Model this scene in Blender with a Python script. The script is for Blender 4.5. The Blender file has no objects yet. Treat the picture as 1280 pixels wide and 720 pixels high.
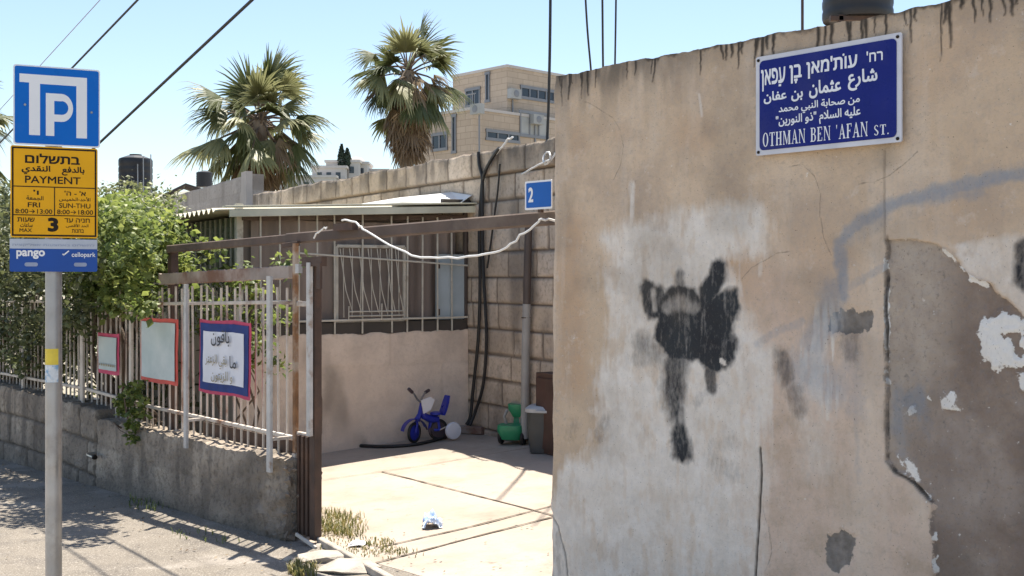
import bpy, math, random
import numpy as np
from mathutils import Vector, Matrix
from mathutils.geometry import delaunay_2d_cdt

R = math.radians
rng = random.Random(7)
sc = bpy.context.scene
COL = sc.collection

# ---------------------------------------------------------------- camera, sky, sun, exposure
CAM_Z = 1.6
FPX, HX, HY = 1400.0, 640.0, 345.0            # focal length in photo pixels, principal point, horizon row
cam = bpy.data.cameras.new('camera')
cam.sensor_width = 36.0
cam.lens = FPX / 1280.0 * 36.0
cam.shift_y = -(360.0 - HY) / 1280.0
cam.clip_start, cam.clip_end = 0.05, 3000.0
cam_ob = bpy.data.objects.new('camera', cam)
cam_ob.location = (0, 0, CAM_Z)
cam_ob.rotation_euler = (R(90), 0, 0)
COL.objects.link(cam_ob)
sc.camera = cam_ob

SUN_EL = R(72)
SUN_AZ = math.atan2(0.22, 0.975)
S = Vector((math.sin(SUN_AZ) * math.cos(SUN_EL), math.cos(SUN_AZ) * math.cos(SUN_EL), math.sin(SUN_EL)))
world = bpy.data.worlds.new('World')
sc.world = world
world.use_nodes = True
wn = world.node_tree
sky = wn.nodes.new('ShaderNodeTexSky')
sky.sky_type = 'NISHITA'
sky.sun_disc = False
sky.sun_elevation = SUN_EL
sky.sun_rotation = SUN_AZ
sky.air_density = 1.0
sky.dust_density = 0.8
sky.ozone_density = 1.0
wn.links.new(sky.outputs[0], wn.nodes['Background'].inputs[0])
wn.nodes['Background'].inputs[1].default_value = 0.07
sun = bpy.data.lights.new('sun', 'SUN')
sun.energy = 3.6
sun.angle = R(0.53)
sun.color = (1.0, 0.93, 0.82)
sun_ob = bpy.data.objects.new('sun', sun)
sun_ob.rotation_euler = S.to_track_quat('Z', 'Y').to_euler()
COL.objects.link(sun_ob)
sc.view_settings.view_transform = 'Standard'
sc.view_settings.look = 'None'
sc.view_settings.gamma = 1.0
sc.view_settings.exposure = 1.55

# ---------------------------------------------------------------- frames of reference
F0 = Vector((-1.22, 6.7)); T = Vector((0.667, -0.745)); N = Vector((-0.745, -0.667))   # street frontage: along, towards the street
C0 = Vector((-0.42, 10.7)); W = Vector((0.524, -0.852)); WN = Vector((-0.852, -0.524))  # house corner: along the stone wall, into the yard
T.normalize(); N.normalize(); W.normalize(); WN.normalize()


def F(t, n, z):
    p = F0 + T * t + N * n
    return Vector((p.x, p.y, z))


def H(a, b, z):
    p = C0 + W * a + WN * b
    return Vector((p.x, p.y, z))


def gz(x, y):
    q = Vector((x, y)) - F0
    t = max(-14.0, min(9.0, q.dot(T)))
    d = max(0.0, min(5.0, -q.dot(N)))
    return 0.026 * t + 0.055 * d


def ray(px, py):
    return Vector(((px - HX) / FPX, 1.0, (HY - py) / FPX))


def hit(px, py, p, n):
    d = ray(px, py); o = Vector((0, 0, CAM_Z))
    return o + d * ((p - o).dot(n) / d.dot(n))


def onF(px, py, n=0.0):
    return hit(px, py, F(0, n, 0), Vector((N.x, N.y, 0)))


def onW(px, py, b=0.0):
    return hit(px, py, H(0, b, 0), Vector((WN.x, WN.y, 0)))


def onP(px, py, a=0.0):
    return hit(px, py, H(a, 0, 0), Vector((W.x, W.y, 0)))


def onG(px, py, up=0.0):
    """The ground seen at a photo position (the sloping yard, or the pavement in front of it)."""
    d = ray(px, py); lo, hi = 0.5, 40.0
    for _ in range(60):
        m = (lo + hi) / 2
        if CAM_Z + d.z * m > gz(d.x * m, m) + up: lo = m
        else: hi = m
    return Vector((d.x * lo, lo, gz(d.x * lo, lo) + up))


def at(px, py, Y):
    return Vector(((px - HX) / FPX * Y, Y, CAM_Z + (HY - py) / FPX * Y))


def tF(p):
    return (Vector((p.x, p.y)) - F0).dot(T)


def tpx(px, n=0.0):
    return tF(onF(px, 345, n))


# ---------------------------------------------------------------- noise for surfaces
def _h(ix, iy, seed):
    h = (ix.astype(np.int64) * 374761393 + iy.astype(np.int64) * 668265263 + seed * 1442695041) & 0xffffffff
    h = ((h ^ (h >> 13)) * 1274126177) & 0xffffffff
    return ((h ^ (h >> 16)) & 0xffff) / 65535.0


def vn(x, y, seed=0):
    ix, iy = np.floor(x), np.floor(y); fx, fy = x - ix, y - iy
    fx = fx * fx * (3 - 2 * fx); fy = fy * fy * (3 - 2 * fy)
    a, b, c, d = _h(ix, iy, seed), _h(ix + 1, iy, seed), _h(ix, iy + 1, seed), _h(ix + 1, iy + 1, seed)
    return (a * (1 - fx) + b * fx) * (1 - fy) + (c * (1 - fx) + d * fx) * fy


def fbm(x, y, seed=0, o=4, g=0.5):
    s = 0; a = 1; w = 0
    for i in range(o):
        s = s + a * vn(x * 2 ** i + 17.3 * i, y * 2 ** i - 9.1 * i, seed + i); w += a; a *= g
    return s / w


def sstep(e0, e1, x):
    t = np.clip((x - e0) / (e1 - e0), 0, 1)
    return t * t * (3 - 2 * t)


def seg_d(U, V, pts):
    d = np.full(U.shape, 1e9)
    for (x0, y0), (x1, y1) in zip(pts[:-1], pts[1:]):
        dx, dy = x1 - x0, y1 - y0; L = dx * dx + dy * dy + 1e-12
        k = np.clip(((U - x0) * dx + (V - y0) * dy) / L, 0, 1)
        d = np.minimum(d, np.hypot(U - x0 - k * dx, V - y0 - k * dy))
    return d


def poly_d(U, V, pts):
    """signed distance to a closed polygon, negative inside"""
    d = seg_d(U, V, pts + pts[:1]); ins = np.zeros(U.shape, bool)
    for (x0, y0), (x1, y1) in zip(pts, pts[1:] + pts[:1]):
        c = ((y0 > V) != (y1 > V)) & (U < (x1 - x0) * (V - y0) / (y1 - y0 + 1e-12) + x0)
        ins ^= c
    return np.where(ins, -d, d)


# ---------------------------------------------------------------- materials
class NT:
    def __init__(s, name, rough=0.8, metal=0.0, spec=None):
        s.m = bpy.data.materials.new(name); s.m.use_nodes = True
        s.t = s.m.node_tree; s.b = s.t.nodes['Principled BSDF']
        s.b.inputs['Roughness'].default_value = rough; s.b.inputs['Metallic'].default_value = metal
        if spec is not None: s.b.inputs['Specular IOR Level'].default_value = spec
        s.co = None

    def n(s, k): return s.t.nodes.new(k)
    def l(s, a, b): s.t.links.new(a, b)

    def coord(s, scale=None):
        if s.co is None: s.co = s.n('ShaderNodeTexCoord').outputs['Object']
        if scale is None: return s.co
        mp = s.n('ShaderNodeMapping'); mp.inputs['Scale'].default_value = scale
        s.l(s.co, mp.inputs['Vector']); return mp.outputs[0]

    def noise(s, scale, detail=4, rough=0.55, lo=0.3, hi=0.7, stretch=None, dist=0.0):
        x = s.n('ShaderNodeTexNoise'); s.l(s.coord(stretch), x.inputs['Vector'])
        x.inputs['Scale'].default_value = scale; x.inputs['Detail'].default_value = detail; x.inputs['Roughness'].default_value = rough
        x.inputs['Distortion'].default_value = dist
        return s.rng(x.outputs[0], lo, hi)

    def rng(s, sock, lo, hi, a=0.0, b=1.0):
        r = s.n('ShaderNodeMapRange'); s.l(sock, r.inputs[0])
        for i, v in enumerate((lo, hi, a, b)): r.inputs[i + 1].default_value = v
        return r.outputs[0]

    def attr(s, name):
        a = s.n('ShaderNodeAttribute'); a.attribute_name = name; return a.outputs['Fac']

    def ragged(s, name, scale, amp, w, detail=5, stretch=None):
        x = s.n('ShaderNodeTexNoise'); s.l(s.coord(stretch), x.inputs['Vector']); x.inputs['Scale'].default_value = scale; x.inputs['Detail'].default_value = detail; x.inputs['Roughness'].default_value = .65
        q = s.n('ShaderNodeMath'); q.operation = 'ADD'; s.l(s.attr(name), q.inputs[0]); s.l(s.rng(x.outputs[0], .25, .75, -amp, amp), q.inputs[1])
        return s.rng(q.outputs[0], .5 - w, .5 + w)

    def mul(s, a, b):
        m = s.n('ShaderNodeMath'); m.operation = 'MULTIPLY'
        for i, v in enumerate((a, b)):
            if isinstance(v, (int, float)): m.inputs[i].default_value = v
            else: s.l(v, m.inputs[i])
        return m.outputs[0]

    def mix(s, f, a, b):
        m = s.n('ShaderNodeMix'); m.data_type = 'RGBA'
        if isinstance(f, (int, float)): m.inputs[0].default_value = f
        else: s.l(f, m.inputs[0])
        for i, v in ((6, a), (7, b)):
            if isinstance(v, (tuple, list)): m.inputs[i].default_value = (*v, 1)
            else: s.l(v, m.inputs[i])
        return m.outputs[2]

    def bump(s, h, st=0.3, dist=0.01):
        b = s.n('ShaderNodeBump'); b.inputs['Strength'].default_value = st; b.inputs['Distance'].default_value = dist
        s.l(h, b.inputs['Height']); s.l(b.outputs[0], s.b.inputs['Normal'])

    def col(s, c):
        if isinstance(c, (tuple, list)): s.b.inputs['Base Color'].default_value = (*c, 1)
        else: s.l(c, s.b.inputs['Base Color'])
        return s.m


def plain(name, c, rough=0.6, metal=0.0, var=0.25, scale=14, bump=0.15, dirt=None, dirt_lo=0.55, dirt_hi=0.75):
    """A weathered single-colour surface: mottled tone, fine grain, optional dirt or rust blotches."""
    k = NT(name, rough, metal)
    c2 = tuple(max(0, v * (1 - var)) for v in c); c1 = tuple(min(1, v * (1 + var * 0.5)) for v in c)
    x = k.mix(k.noise(scale, 5), c2, c1)
    if dirt: x = k.mix(k.noise(scale * 0.45, 7, 0.65, dirt_lo, dirt_hi), x, dirt)
    k.b.inputs['Roughness'].default_value = rough
    r = k.rng(k.noise(scale * 2, 4), 0, 1, max(0.02, rough - 0.1), min(1, rough + 0.12)); k.l(r, k.b.inputs['Roughness'])
    if bump: k.bump(k.noise(scale * 6, 4), bump, 0.004)
    return k.col(x)


MT = {}
MT['white_paint'] = plain('worn_white_paint', (0.50, 0.49, 0.47), 0.5, 0, 0.2, 16, 0.2, (0.25, 0.15, 0.09), 0.56, 0.70)
MT['fence_paint'] = plain('faded_fence_paint', (0.56, 0.50, 0.43), 0.6, 0, 0.25, 9, 0.2, (0.23, 0.12, 0.07), 0.54, 0.68)
MT['cream'] = plain('cream_paint', (0.56, 0.52, 0.43), 0.55, 0, 0.18, 12, 0.1, (0.25, 0.17, 0.1), 0.6, 0.75)
MT['rust_orange'] = plain('orange_rust', (0.27, 0.135, 0.06), 0.8, 0, 0.45, 14, 0.4, (0.42, 0.33, 0.25), 0.48, 0.62)
MT['rust_brown'] = plain('brown_rusty_steel', (0.08, 0.047, 0.033), 0.7, 0, 0.45, 10, 0.3, (0.14, 0.075, 0.045), 0.55, 0.75)
MT['beam_brown'] = plain('weathered_brown_beam', (0.11, 0.077, 0.06), 0.8, 0, 0.35, 6, 0.3, (0.2, 0.15, 0.11), 0.5, 0.75)
MT['grey_wood'] = plain('peeling_painted_wood', (0.36, 0.30, 0.26), 0.8, 0, 0.4, 4, 0.4, (0.17, 0.09, 0.06), 0.44, 0.58)
MT['black_rubber'] = plain('black_rubber', (0.018, 0.018, 0.018), 0.55, 0, 0.3, 20, 0.1)
MT['cable_white'] = plain('dirty_white_cable', (0.72, 0.71, 0.68), 0.5, 0, 0.1, 20, 0)
MT['galv'] = plain('galvanised_steel', (0.36, 0.36, 0.36), 0.42, 0.75, 0.25, 8, 0.08, (0.2, 0.19, 0.18), 0.58, 0.8)
MT['sign_back'] = plain('aluminium_sign_edge', (0.6, 0.61, 0.63), 0.45, 0.3, 0.1, 10, 0)
MT['sign_blue'] = plain('parking_blue_enamel', (0.004, 0.135, 0.52), 0.35, 0, 0.06, 6, 0.05, (0.05, 0.17, 0.5), 0.5, 0.85)
MT['sign_white'] = plain('white_enamel', (0.78, 0.78, 0.78), 0.35, 0, 0.04, 6, 0)
MT['sign_yellow'] = plain('yellow_enamel', (0.80, 0.40, 0.012), 0.4, 0, 0.08, 6, 0.05, (0.66, 0.36, 0.06), 0.5, 0.85)
MT['ink'] = plain('dark_print', (0.022, 0.016, 0.012), 0.5, 0, 0.2, 10, 0)
MT['ink_grey'] = plain('grey_print', (0.28, 0.33, 0.45), 0.5, 0, 0.2, 10, 0)
MT['ink_faded'] = plain('faded_marker_ink', (0.33, 0.29, 0.2), 0.7, 0, 0.4, 30, 0)
MT['ink_marker'] = plain('black_marker_ink', (0.05, 0.05, 0.06), 0.7, 0, 0.4, 30, 0)
MT['panel_blue'] = plain('payment_panel_blue', (0.025, 0.085, 0.33), 0.4, 0, 0.08, 6, 0)
MT['panel_grey'] = plain('payment_strip_grey', (0.45, 0.49, 0.55), 0.5, 0, 0.1, 8, 0)
MT['street_blue'] = plain('street_sign_blue', (0.01, 0.018, 0.17), 0.3, 0, 0.12, 7, 0.05, (0.045, 0.05, 0.17), 0.5, 0.85)
MT['street_white'] = plain('street_sign_lettering', (0.72, 0.74, 0.78), 0.35, 0, 0.06, 9, 0)
MT['street_edge'] = plain('street_sign_border', (0.56, 0.57, 0.62), 0.4, 0, 0.12, 9, 0, (0.3, 0.28, 0.27), 0.66, 0.8)
MT['num_blue'] = plain('number_plate_blue', (0.02, 0.12, 0.42), 0.35, 0, 0.1, 7, 0)
MT['poster_blue'] = plain('poster_navy_frame', (0.035, 0.06, 0.2), 0.7, 0, 0.25, 14, 0.2)
MT['poster_pink'] = plain('poster_crimson_edge', (0.5, 0.05, 0.12), 0.7, 0, 0.2, 14, 0.2)
MT['poster_red'] = plain('poster_red_frame', (0.6, 0.09, 0.07), 0.7, 0, 0.2, 14, 0.2)
MT['paper'] = plain('white_poster_paper', (0.68, 0.69, 0.74), 0.75, 0, 0.08, 6, 0.1)
MT['paper_grey'] = plain('faded_grey_poster', (0.43, 0.5, 0.49), 0.75, 0, 0.12, 5, 0.1, (0.56, 0.6, 0.58), 0.45, 0.7)
MT['pale_blue'] = plain('pale_blue_shutter', (0.40, 0.46, 0.48), 0.6, 0, 0.14, 4, 0.1, (0.22, 0.22, 0.2), 0.66, 0.78)
MT['screen'] = plain('dull_brown_board', (0.22, 0.18, 0.15), 0.8, 0, 0.35, 3, 0.2, (0.23, 0.19, 0.16), 0.45, 0.7)
MT['glass_dark'] = plain('dusty_green_glass', (0.09, 0.11, 0.085), 0.25, 0, 0.35, 3, 0)
MT['sill'] = plain('dark_sill', (0.07, 0.06, 0.05), 0.8, 0, 0.3, 6, 0.2)
MT['bike_blue'] = plain('bike_blue_paint', (0.02, 0.03, 0.32), 0.35, 0, 0.1, 10, 0)
MT['bike_white'] = plain('bike_white_plastic', (0.68, 0.68, 0.72), 0.4, 0, 0.08, 10, 0)
MT['grip'] = plain('grip_rubber', (0.07, 0.05, 0.06), 0.6, 0, 0.1, 10, 0)
MT['green_plastic'] = plain('green_toy_plastic', (0.03, 0.28, 0.13), 0.4, 0, 0.15, 10, 0)
MT['bin_grey'] = plain('dark_grey_plastic', (0.055, 0.06, 0.06), 0.5, 0, 0.2, 10, 0.05)
MT['lid_grey'] = plain('pale_grey_lid', (0.42, 0.43, 0.43), 0.5, 0, 0.12, 10, 0.05)
MT['brown_box'] = plain('brown_cupboard', (0.07, 0.035, 0.025), 0.6, 0, 0.3, 8, 0.1)
MT['tank_black'] = plain('black_tank_plastic', (0.016, 0.016, 0.018), 0.5, 0, 0.3, 4, 0.05)
MT['pvc'] = plain('grey_pvc_pipe', (0.33, 0.32, 0.3), 0.55, 0, 0.2, 6, 0.05)
MT['pipe_dark'] = plain('dark_downpipe', (0.085, 0.065, 0.055), 0.6, 0, 0.2, 6, 0.1)
MT['roof_sheet'] = plain('fibre_cement_sheet', (0.52, 0.48, 0.37), 0.8, 0, 0.2, 5, 0.3, (0.12, 0.1, 0.07), 0.62, 0.78)
MT['fascia'] = plain('pale_green_fascia', (0.62, 0.60, 0.46), 0.7, 0, 0.2, 4, 0.2, (0.15, 0.11, 0.07), 0.6, 0.72)
MT['sheet_white'] = plain('white_metal_sheet', (0.72, 0.71, 0.68), 0.45, 0.1, 0.1, 4, 0.05)
MT['stone_building'] = plain('sawn_beige_stone', (0.47, 0.385, 0.295), 0.85, 0, 0.12, 0.6, 0)
MT['window_glass'] = plain('dark_window_glass', (0.03, 0.04, 0.055), 0.12, 0, 0.3, 0.6, 0)
MT['alu'] = plain('grey_window_frame', (0.22, 0.22, 0.23), 0.4, 0.4, 0.1, 2, 0)
MT['panel_lightgrey'] = plain('light_grey_screen', (0.36, 0.37, 0.36), 0.6, 0, 0.15, 1.2, 0)
MT['far_stone'] = plain('far_pale_stone', (0.52, 0.49, 0.46), 0.9, 0, 0.2, 0.15, 0)
MT['hill'] = plain('dry_hillside', (0.30, 0.29, 0.23), 0.95, 0, 0.3, 0.04, 0, (0.1, 0.12, 0.07), 0.5, 0.62)
MT['cypress'] = plain('cypress_green', (0.035, 0.055, 0.035), 0.9, 0, 0.4, 0.8, 0)
MT['bark'] = plain('grey_brown_bark', (0.13, 0.095, 0.07), 0.9, 0, 0.35, 9, 0.6)
MT['palm_trunk'] = plain('palm_trunk', (0.21, 0.17, 0.13), 0.9, 0, 0.35, 4, 0.6)
MT['render_wall'] = plain('house_render', (0.40, 0.34, 0.27), 0.9, 0, 0.2, 2, 0.3)
MT['blockwork'] = plain('pale_blockwork', (0.47, 0.43, 0.39), 0.9, 0, 0.18, 3, 0.3, (0.27, 0.24, 0.2), 0.6, 0.8)
MT['felt_and_gap_dark'] = plain('dark_felt_and_gap_shade', (0.06, 0.05, 0.045), 0.9, 0, 0.3, 3, 0.2)  # felt roof; also the bars that stand in for shade under the lifted sheet
MT['crumpled'] = plain('crumpled_clear_plastic', (0.62, 0.70, 0.80), 0.3, 0, 0.2, 30, 0.2)
MT['paper_scrap'] = plain('white_paper_scrap', (0.75, 0.73, 0.70), 0.8, 0, 0.1, 20, 0.2)
MT['joint'] = plain('dirt_in_joint', (0.11, 0.085, 0.062), 0.95, 0, 0.4, 9, 0.2)
MT['old_mortar'] = plain('dark_old_mortar', (0.25, 0.20, 0.155), 0.95, 0, 0.35, 12, 0.7, (0.12, 0.1, 0.08), 0.5, 0.7)
MT['rubble'] = plain('broken_concrete', (0.42, 0.37, 0.31), 0.95, 0, 0.3, 9, 0.7, (0.2, 0.17, 0.14), 0.55, 0.75)
MT['sticker_yellow'] = plain('sticker_yellow', (0.68, 0.52, 0.05), 0.5, 0, 0.15, 30, 0)
MT['sticker_white'] = plain('sticker_white', (0.6, 0.64, 0.66), 0.5, 0, 0.15, 60, 0, (0.2, 0.35, 0.5), 0.5, 0.6)
MT['brass'] = plain('tap_metal', (0.45, 0.43, 0.4), 0.35, 0.8, 0.2, 20, 0)


for _k in ('sign_blue', 'street_blue', 'num_blue', 'panel_blue', 'sign_yellow', 'poster_blue', 'ink'): MT[_k].node_tree.nodes['Principled BSDF'].inputs['Specular IOR Level'].default_value = 0.15


def leaf_mat(name, dark, mid, light, trans=0.45):
    k = NT(name, 0.5)
    a = k.attr('tone')
    c = k.mix(k.rng(a, 0.0, 0.55), dark, mid); c = k.mix(k.rng(a, 0.55, 1.0), c, light)
    k.col(c)
    tr = k.n('ShaderNodeBsdfTranslucent'); k.l(c, tr.inputs[0])
    ms = k.n('ShaderNodeMixShader'); ms.inputs[0].default_value = trans
    k.l(k.b.outputs[0], ms.inputs[1]); k.l(tr.outputs[0], ms.inputs[2])
    k.l(ms.outputs[0], k.t.nodes['Material Output'].inputs['Surface'])
    return k.m


MT['leaf'] = leaf_mat('vine_leaf', (0.06, 0.085, 0.025), (0.15, 0.20, 0.05), (0.34, 0.38, 0.10), 0.5)
MT['leaf_dull'] = leaf_mat('olive_leaf', (0.05, 0.06, 0.028), (0.13, 0.15, 0.06), (0.27, 0.28, 0.13), 0.4)
MT['frond'] = leaf_mat('palm_frond', (0.045, 0.06, 0.02), (0.095, 0.115, 0.04), (0.30, 0.30, 0.15), 0.3)
MT['frond_dead'] = leaf_mat('dead_palm_frond', (0.08, 0.05, 0.028), (0.17, 0.115, 0.065), (0.28, 0.21, 0.12), 0.15)
MT['weed'] = leaf_mat('dry_weed', (0.09, 0.11, 0.03), (0.2, 0.2, 0.06), (0.42, 0.34, 0.14), 0.35)


# ---------------------------------------------------------------- mesh helpers
class MB:
    def __init__(s): s.v = []; s.f = []; s.tone = []

    def add(s, vs, fs, tone=None):
        o = len(s.v); s.v += [tuple(p) for p in vs]; s.f += [tuple(i + o for i in f) for f in fs]
        if tone is not None: s.tone += [tone] * len(vs)

    def obox(s, c, ax, ay, az, bev=0.0):
        """box about centre c with half-axis vectors; bev cuts the edges parallel to az"""
        c, ax, ay, az = Vector(c), Vector(ax), Vector(ay), Vector(az)
        if bev:
            kx, ky = 1 - bev / max(ax.length, 1e-6), 1 - bev / max(ay.length, 1e-6)
            ring = [(1, -ky), (1, ky), (kx, 1), (-kx, 1), (-1, ky), (-1, -ky), (-kx, -1), (kx, -1)]
        else:
            ring = [(1, -1), (1, 1), (-1, 1), (-1, -1)]
        n = len(ring)
        vs = [c + ax * a + ay * b - az for a, b in ring] + [c + ax * a + ay * b + az for a, b in ring]
        s.add(vs, [tuple(range(n))[::-1], tuple(range(n, 2 * n))] + [(i, (i + 1) % n, n + (i + 1) % n, n + i) for i in range(n)])

    def box(s, x0, x1, y0, y1, z0, z1):
        s.obox(((x0 + x1) / 2, (y0 + y1) / 2, (z0 + z1) / 2), ((x1 - x0) / 2, 0, 0), (0, (y1 - y0) / 2, 0), (0, 0, (z1 - z0) / 2))

    def bar(s, p, q, w, d, side):
        """rectangular bar from p to q; w across `side`, d across the third axis"""
        p, q = Vector(p), Vector(q); z = (q - p); L = z.length; z.normalize()
        y = Vector(side); y = (y - z * y.dot(z)).normalized(); x = y.cross(z)
        s.obox((p + q) / 2, x * d / 2, y * w / 2, z * L / 2, min(w, d) * 0.12)

    def tube(s, pts, r, n=8, caps=True):
        pts = [Vector(p) for p in pts]; m = len(pts)
        rs = [r] * m if isinstance(r, (int, float)) else list(r)
        up = None; rings = []
        for i, p in enumerate(pts):
            d = (pts[min(i + 1, m - 1)] - pts[max(i - 1, 0)]).normalized()
            if up is None: up = Vector((0, 0, 1)) if abs(d.z) < 0.9 else Vector((1, 0, 0))
            x = (up - d * up.dot(d)).normalized(); y = d.cross(x); up = x
            rings.append([p + (x * math.cos(2 * math.pi * k / n) + y * math.sin(2 * math.pi * k / n)) * rs[i] for k in range(n)])
        vs = [v for g in rings for v in g]
        fs = [(i * n + k, i * n + (k + 1) % n, (i + 1) * n + (k + 1) % n, (i + 1) * n + k) for i in range(m - 1) for k in range(n)]
        if caps: fs += [tuple(range(n))[::-1], tuple(range((m - 1) * n, m * n))]
        s.add(vs, fs)

    def lathe(s, c, axis, prof, n=20):
        """prof: (radius, height along axis) pairs"""
        c = Vector(c); z = Vector(axis).normalized(); x = z.orthogonal().normalized(); y = z.cross(x)
        vs = [c + z * h + (x * math.cos(2 * math.pi * k / n) + y * math.sin(2 * math.pi * k / n)) * max(r, 1e-4) for r, h in prof for k in range(n)]
        m = len(prof)
        fs = [(i * n + k, i * n + (k + 1) % n, (i + 1) * n + (k + 1) % n, (i + 1) * n + k) for i in range(m - 1) for k in range(n)]
        fs += [tuple(range(n))[::-1], tuple(range((m - 1) * n, m * n))]
        s.add(vs, fs)

    def torus(s, c, axis, Rr, r, n=28, k=10):
        c = Vector(c); z = Vector(axis).normalized(); x = z.orthogonal().normalized(); y = z.cross(x); vs = []
        for i in range(n):
            a = 2 * math.pi * i / n; d = x * math.cos(a) + y * math.sin(a)
            for j in range(k):
                b = 2 * math.pi * j / k; vs.append(c + d * (Rr + r * math.cos(b)) + z * r * math.sin(b))
        s.add(vs, [(i * k + j, ((i + 1) % n) * k + j, ((i + 1) % n) * k + (j + 1) % k, i * k + (j + 1) % k) for i in range(n) for j in range(k)])

    def build(s, name, mat, parent=None, smooth=False, **props):
        me = bpy.data.meshes.new(name); me.from_pydata(s.v, [], s.f); me.update()
        if s.tone:
            a = me.attributes.new('tone', 'FLOAT', 'POINT'); a.data.foreach_set('value', np.array(s.tone, dtype=np.float32))
        if smooth:
            me.polygons.foreach_set('use_smooth', [True] * len(me.polygons))
            me.set_sharp_from_angle(angle=R(38))
        me.materials.append(MT[mat] if isinstance(mat, str) else mat)
        o = bpy.data.objects.new(name, me); COL.objects.link(o)
        if parent is not None: put(o, parent)
        tag(o, **props)
        return o


def put(o, parent):
    """parent o without moving it"""
    o.parent = parent
    m = Matrix.Identity(4); q = parent; chain = []
    while q is not None:
        chain.append(q); q = q.parent
    for q in reversed(chain): m = m @ q.matrix_parent_inverse @ Matrix.Translation(q.location)
    o.matrix_parent_inverse = m.inverted()


def tag(o, label=None, cat=None, group=None, kind=None):
    for k, v in (('label', label), ('category', cat), ('group', group), ('kind', kind)):
        if v: o[k] = v
    return o


def thing(name, loc, label, cat, group=None, kind=None):
    o = bpy.data.objects.new(name, None); o.empty_display_size = 0.1; o.location = loc; COL.objects.link(o)
    return tag(o, label, cat, group, kind)


def surface(name, X, Y, Z, mat, attrs=None, parent=None, back=None, **props):
    """A finely divided sheet (2-D arrays of positions) with float attributes; `back` gives it thickness."""
    nv, nu = X.shape
    co = np.stack([X, Y, Z], -1).reshape(-1, 3)
    i = np.arange(nv * nu).reshape(nv, nu)
    q = np.stack([i[:-1, :-1], i[:-1, 1:], i[1:, 1:], i[1:, :-1]], -1).reshape(-1, 4)
    faces = q.tolist(); n0 = len(co)
    if back is not None:
        loop = list(i[0, :]) + list(i[1:, -1]) + list(i[-1, -2::-1]) + list(i[-2:0:-1, 0])
        co = np.concatenate([co, co[loop] + np.array(back)[None]]); m = len(loop)
        faces += [[loop[k], n0 + k, n0 + (k + 1) % m, loop[(k + 1) % m]] for k in range(m)]
        faces.append([n0 + k for k in range(m)][::-1])
    me = bpy.data.meshes.new(name); me.from_pydata(co.tolist(), [], faces); me.update()
    sm = np.zeros(len(faces), bool); sm[:len(q)] = True
    me.polygons.foreach_set('use_smooth', sm)
    me.set_sharp_from_angle(angle=R(50))
    for k, v in (attrs or {}).items():
        arr = np.zeros(len(co), np.float32); arr[:n0] = np.asarray(v, np.float32).reshape(-1)
        if back is not None: arr[n0:] = arr[loop]
        me.attributes.new(k, 'FLOAT', 'POINT').data.foreach_set('value', arr)
    me.materials.append(MT[mat] if isinstance(mat, str) else mat)
    o = bpy.data.objects.new(name, me); COL.objects.link(o)
    if parent is not None: put(o, parent)
    return tag(o, **props)


# ---------------------------------------------------------------- lettering
AF = {}
_cp = 0xFE80
for _n in "ء آ أ ؤ إ ئ ا ب ة ت ث ج ح خ د ذ ر ز س ش ص ض ط ظ ع غ ف ق ك ل م ن ه و ى ي".split():
    _k = 1 if _n == 'ء' else 2 if _n in 'آأؤإاةدذرزوى' else 4
    AF[_n] = [chr(_cp + i) for i in range(_k)]; _cp += _k


def arabic(s):
    dual = lambda c: c in AF and len(AF[c]) == 4
    out = []; i = 0
    while i < len(s):
        c = s[i]; prev = i > 0 and dual(s[i - 1])
        if c == 'ل' and i + 1 < len(s) and s[i + 1] in 'آأإا':
            out.append(chr({'آ': 0xFEF5, 'أ': 0xFEF7, 'إ': 0xFEF9, 'ا': 0xFEFB}[s[i + 1]] + (1 if prev else 0))); i += 2; continue
        if c in AF:
            f = AF[c]; nx = i + 1 < len(s) and s[i + 1] in AF and len(AF[s[i + 1]]) >= 2 and len(f) == 4
            pv = prev and len(f) >= 2
            out.append(f[3 if pv and nx else 2 if nx else 1 if pv else 0])
        else: out.append(c)
        i += 1
    return ''.join(out[::-1])


def heb(s): return s[::-1]


_cache = {}


def outlines(s):
    if s in _cache: return _cache[s]
    cu = bpy.data.curves.new('text', 'FONT'); cu.body = s; cu.size = 1; cu.resolution_u = 4; cu.fill_mode = 'NONE'
    ob = bpy.data.objects.new('text', cu); COL.objects.link(ob)
    me = ob.to_mesh(); vs = [v.co.copy() for v in me.vertices]; nb = {}
    for e in me.edges:
        a, b = e.vertices; nb.setdefault(a, []).append(b); nb.setdefault(b, []).append(a)
    seen = set(); loops = []
    for e in me.edges:                               # edge direction gives the contour's orientation
        a, b = e.vertices
        if a in seen: continue
        lp = [a, b]; seen.update(lp)
        while True:
            c = [x for x in nb[lp[-1]] if x != lp[-2]]
            if not c or c[0] == a or c[0] in seen: break
            lp.append(c[0]); seen.add(c[0])
        q = [(vs[i].x, vs[i].y) for i in lp]
        r = [q[0]]
        for p in q[1:]:
            if abs(p[0] - r[-1][0]) + abs(p[1] - r[-1][1]) > 1e-4: r.append(p)
        if len(r) > 2: loops.append(r)
    ob.to_mesh_clear(); bpy.data.objects.remove(ob); bpy.data.curves.remove(cu)
    _cache[s] = loops
    return loops


def area(p): return 0.5 * sum(a[0] * b[1] - b[0] * a[1] for a, b in zip(p, p[1:] + p[:1]))


def inside(pt, poly):
    c = False
    for (x0, y0), (x1, y1) in zip(poly, poly[1:] + poly[:1]):
        if (y0 > pt[1]) != (y1 > pt[1]) and pt[0] < (x1 - x0) * (pt[1] - y0) / (y1 - y0) + x0: c = not c
    return c


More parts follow.
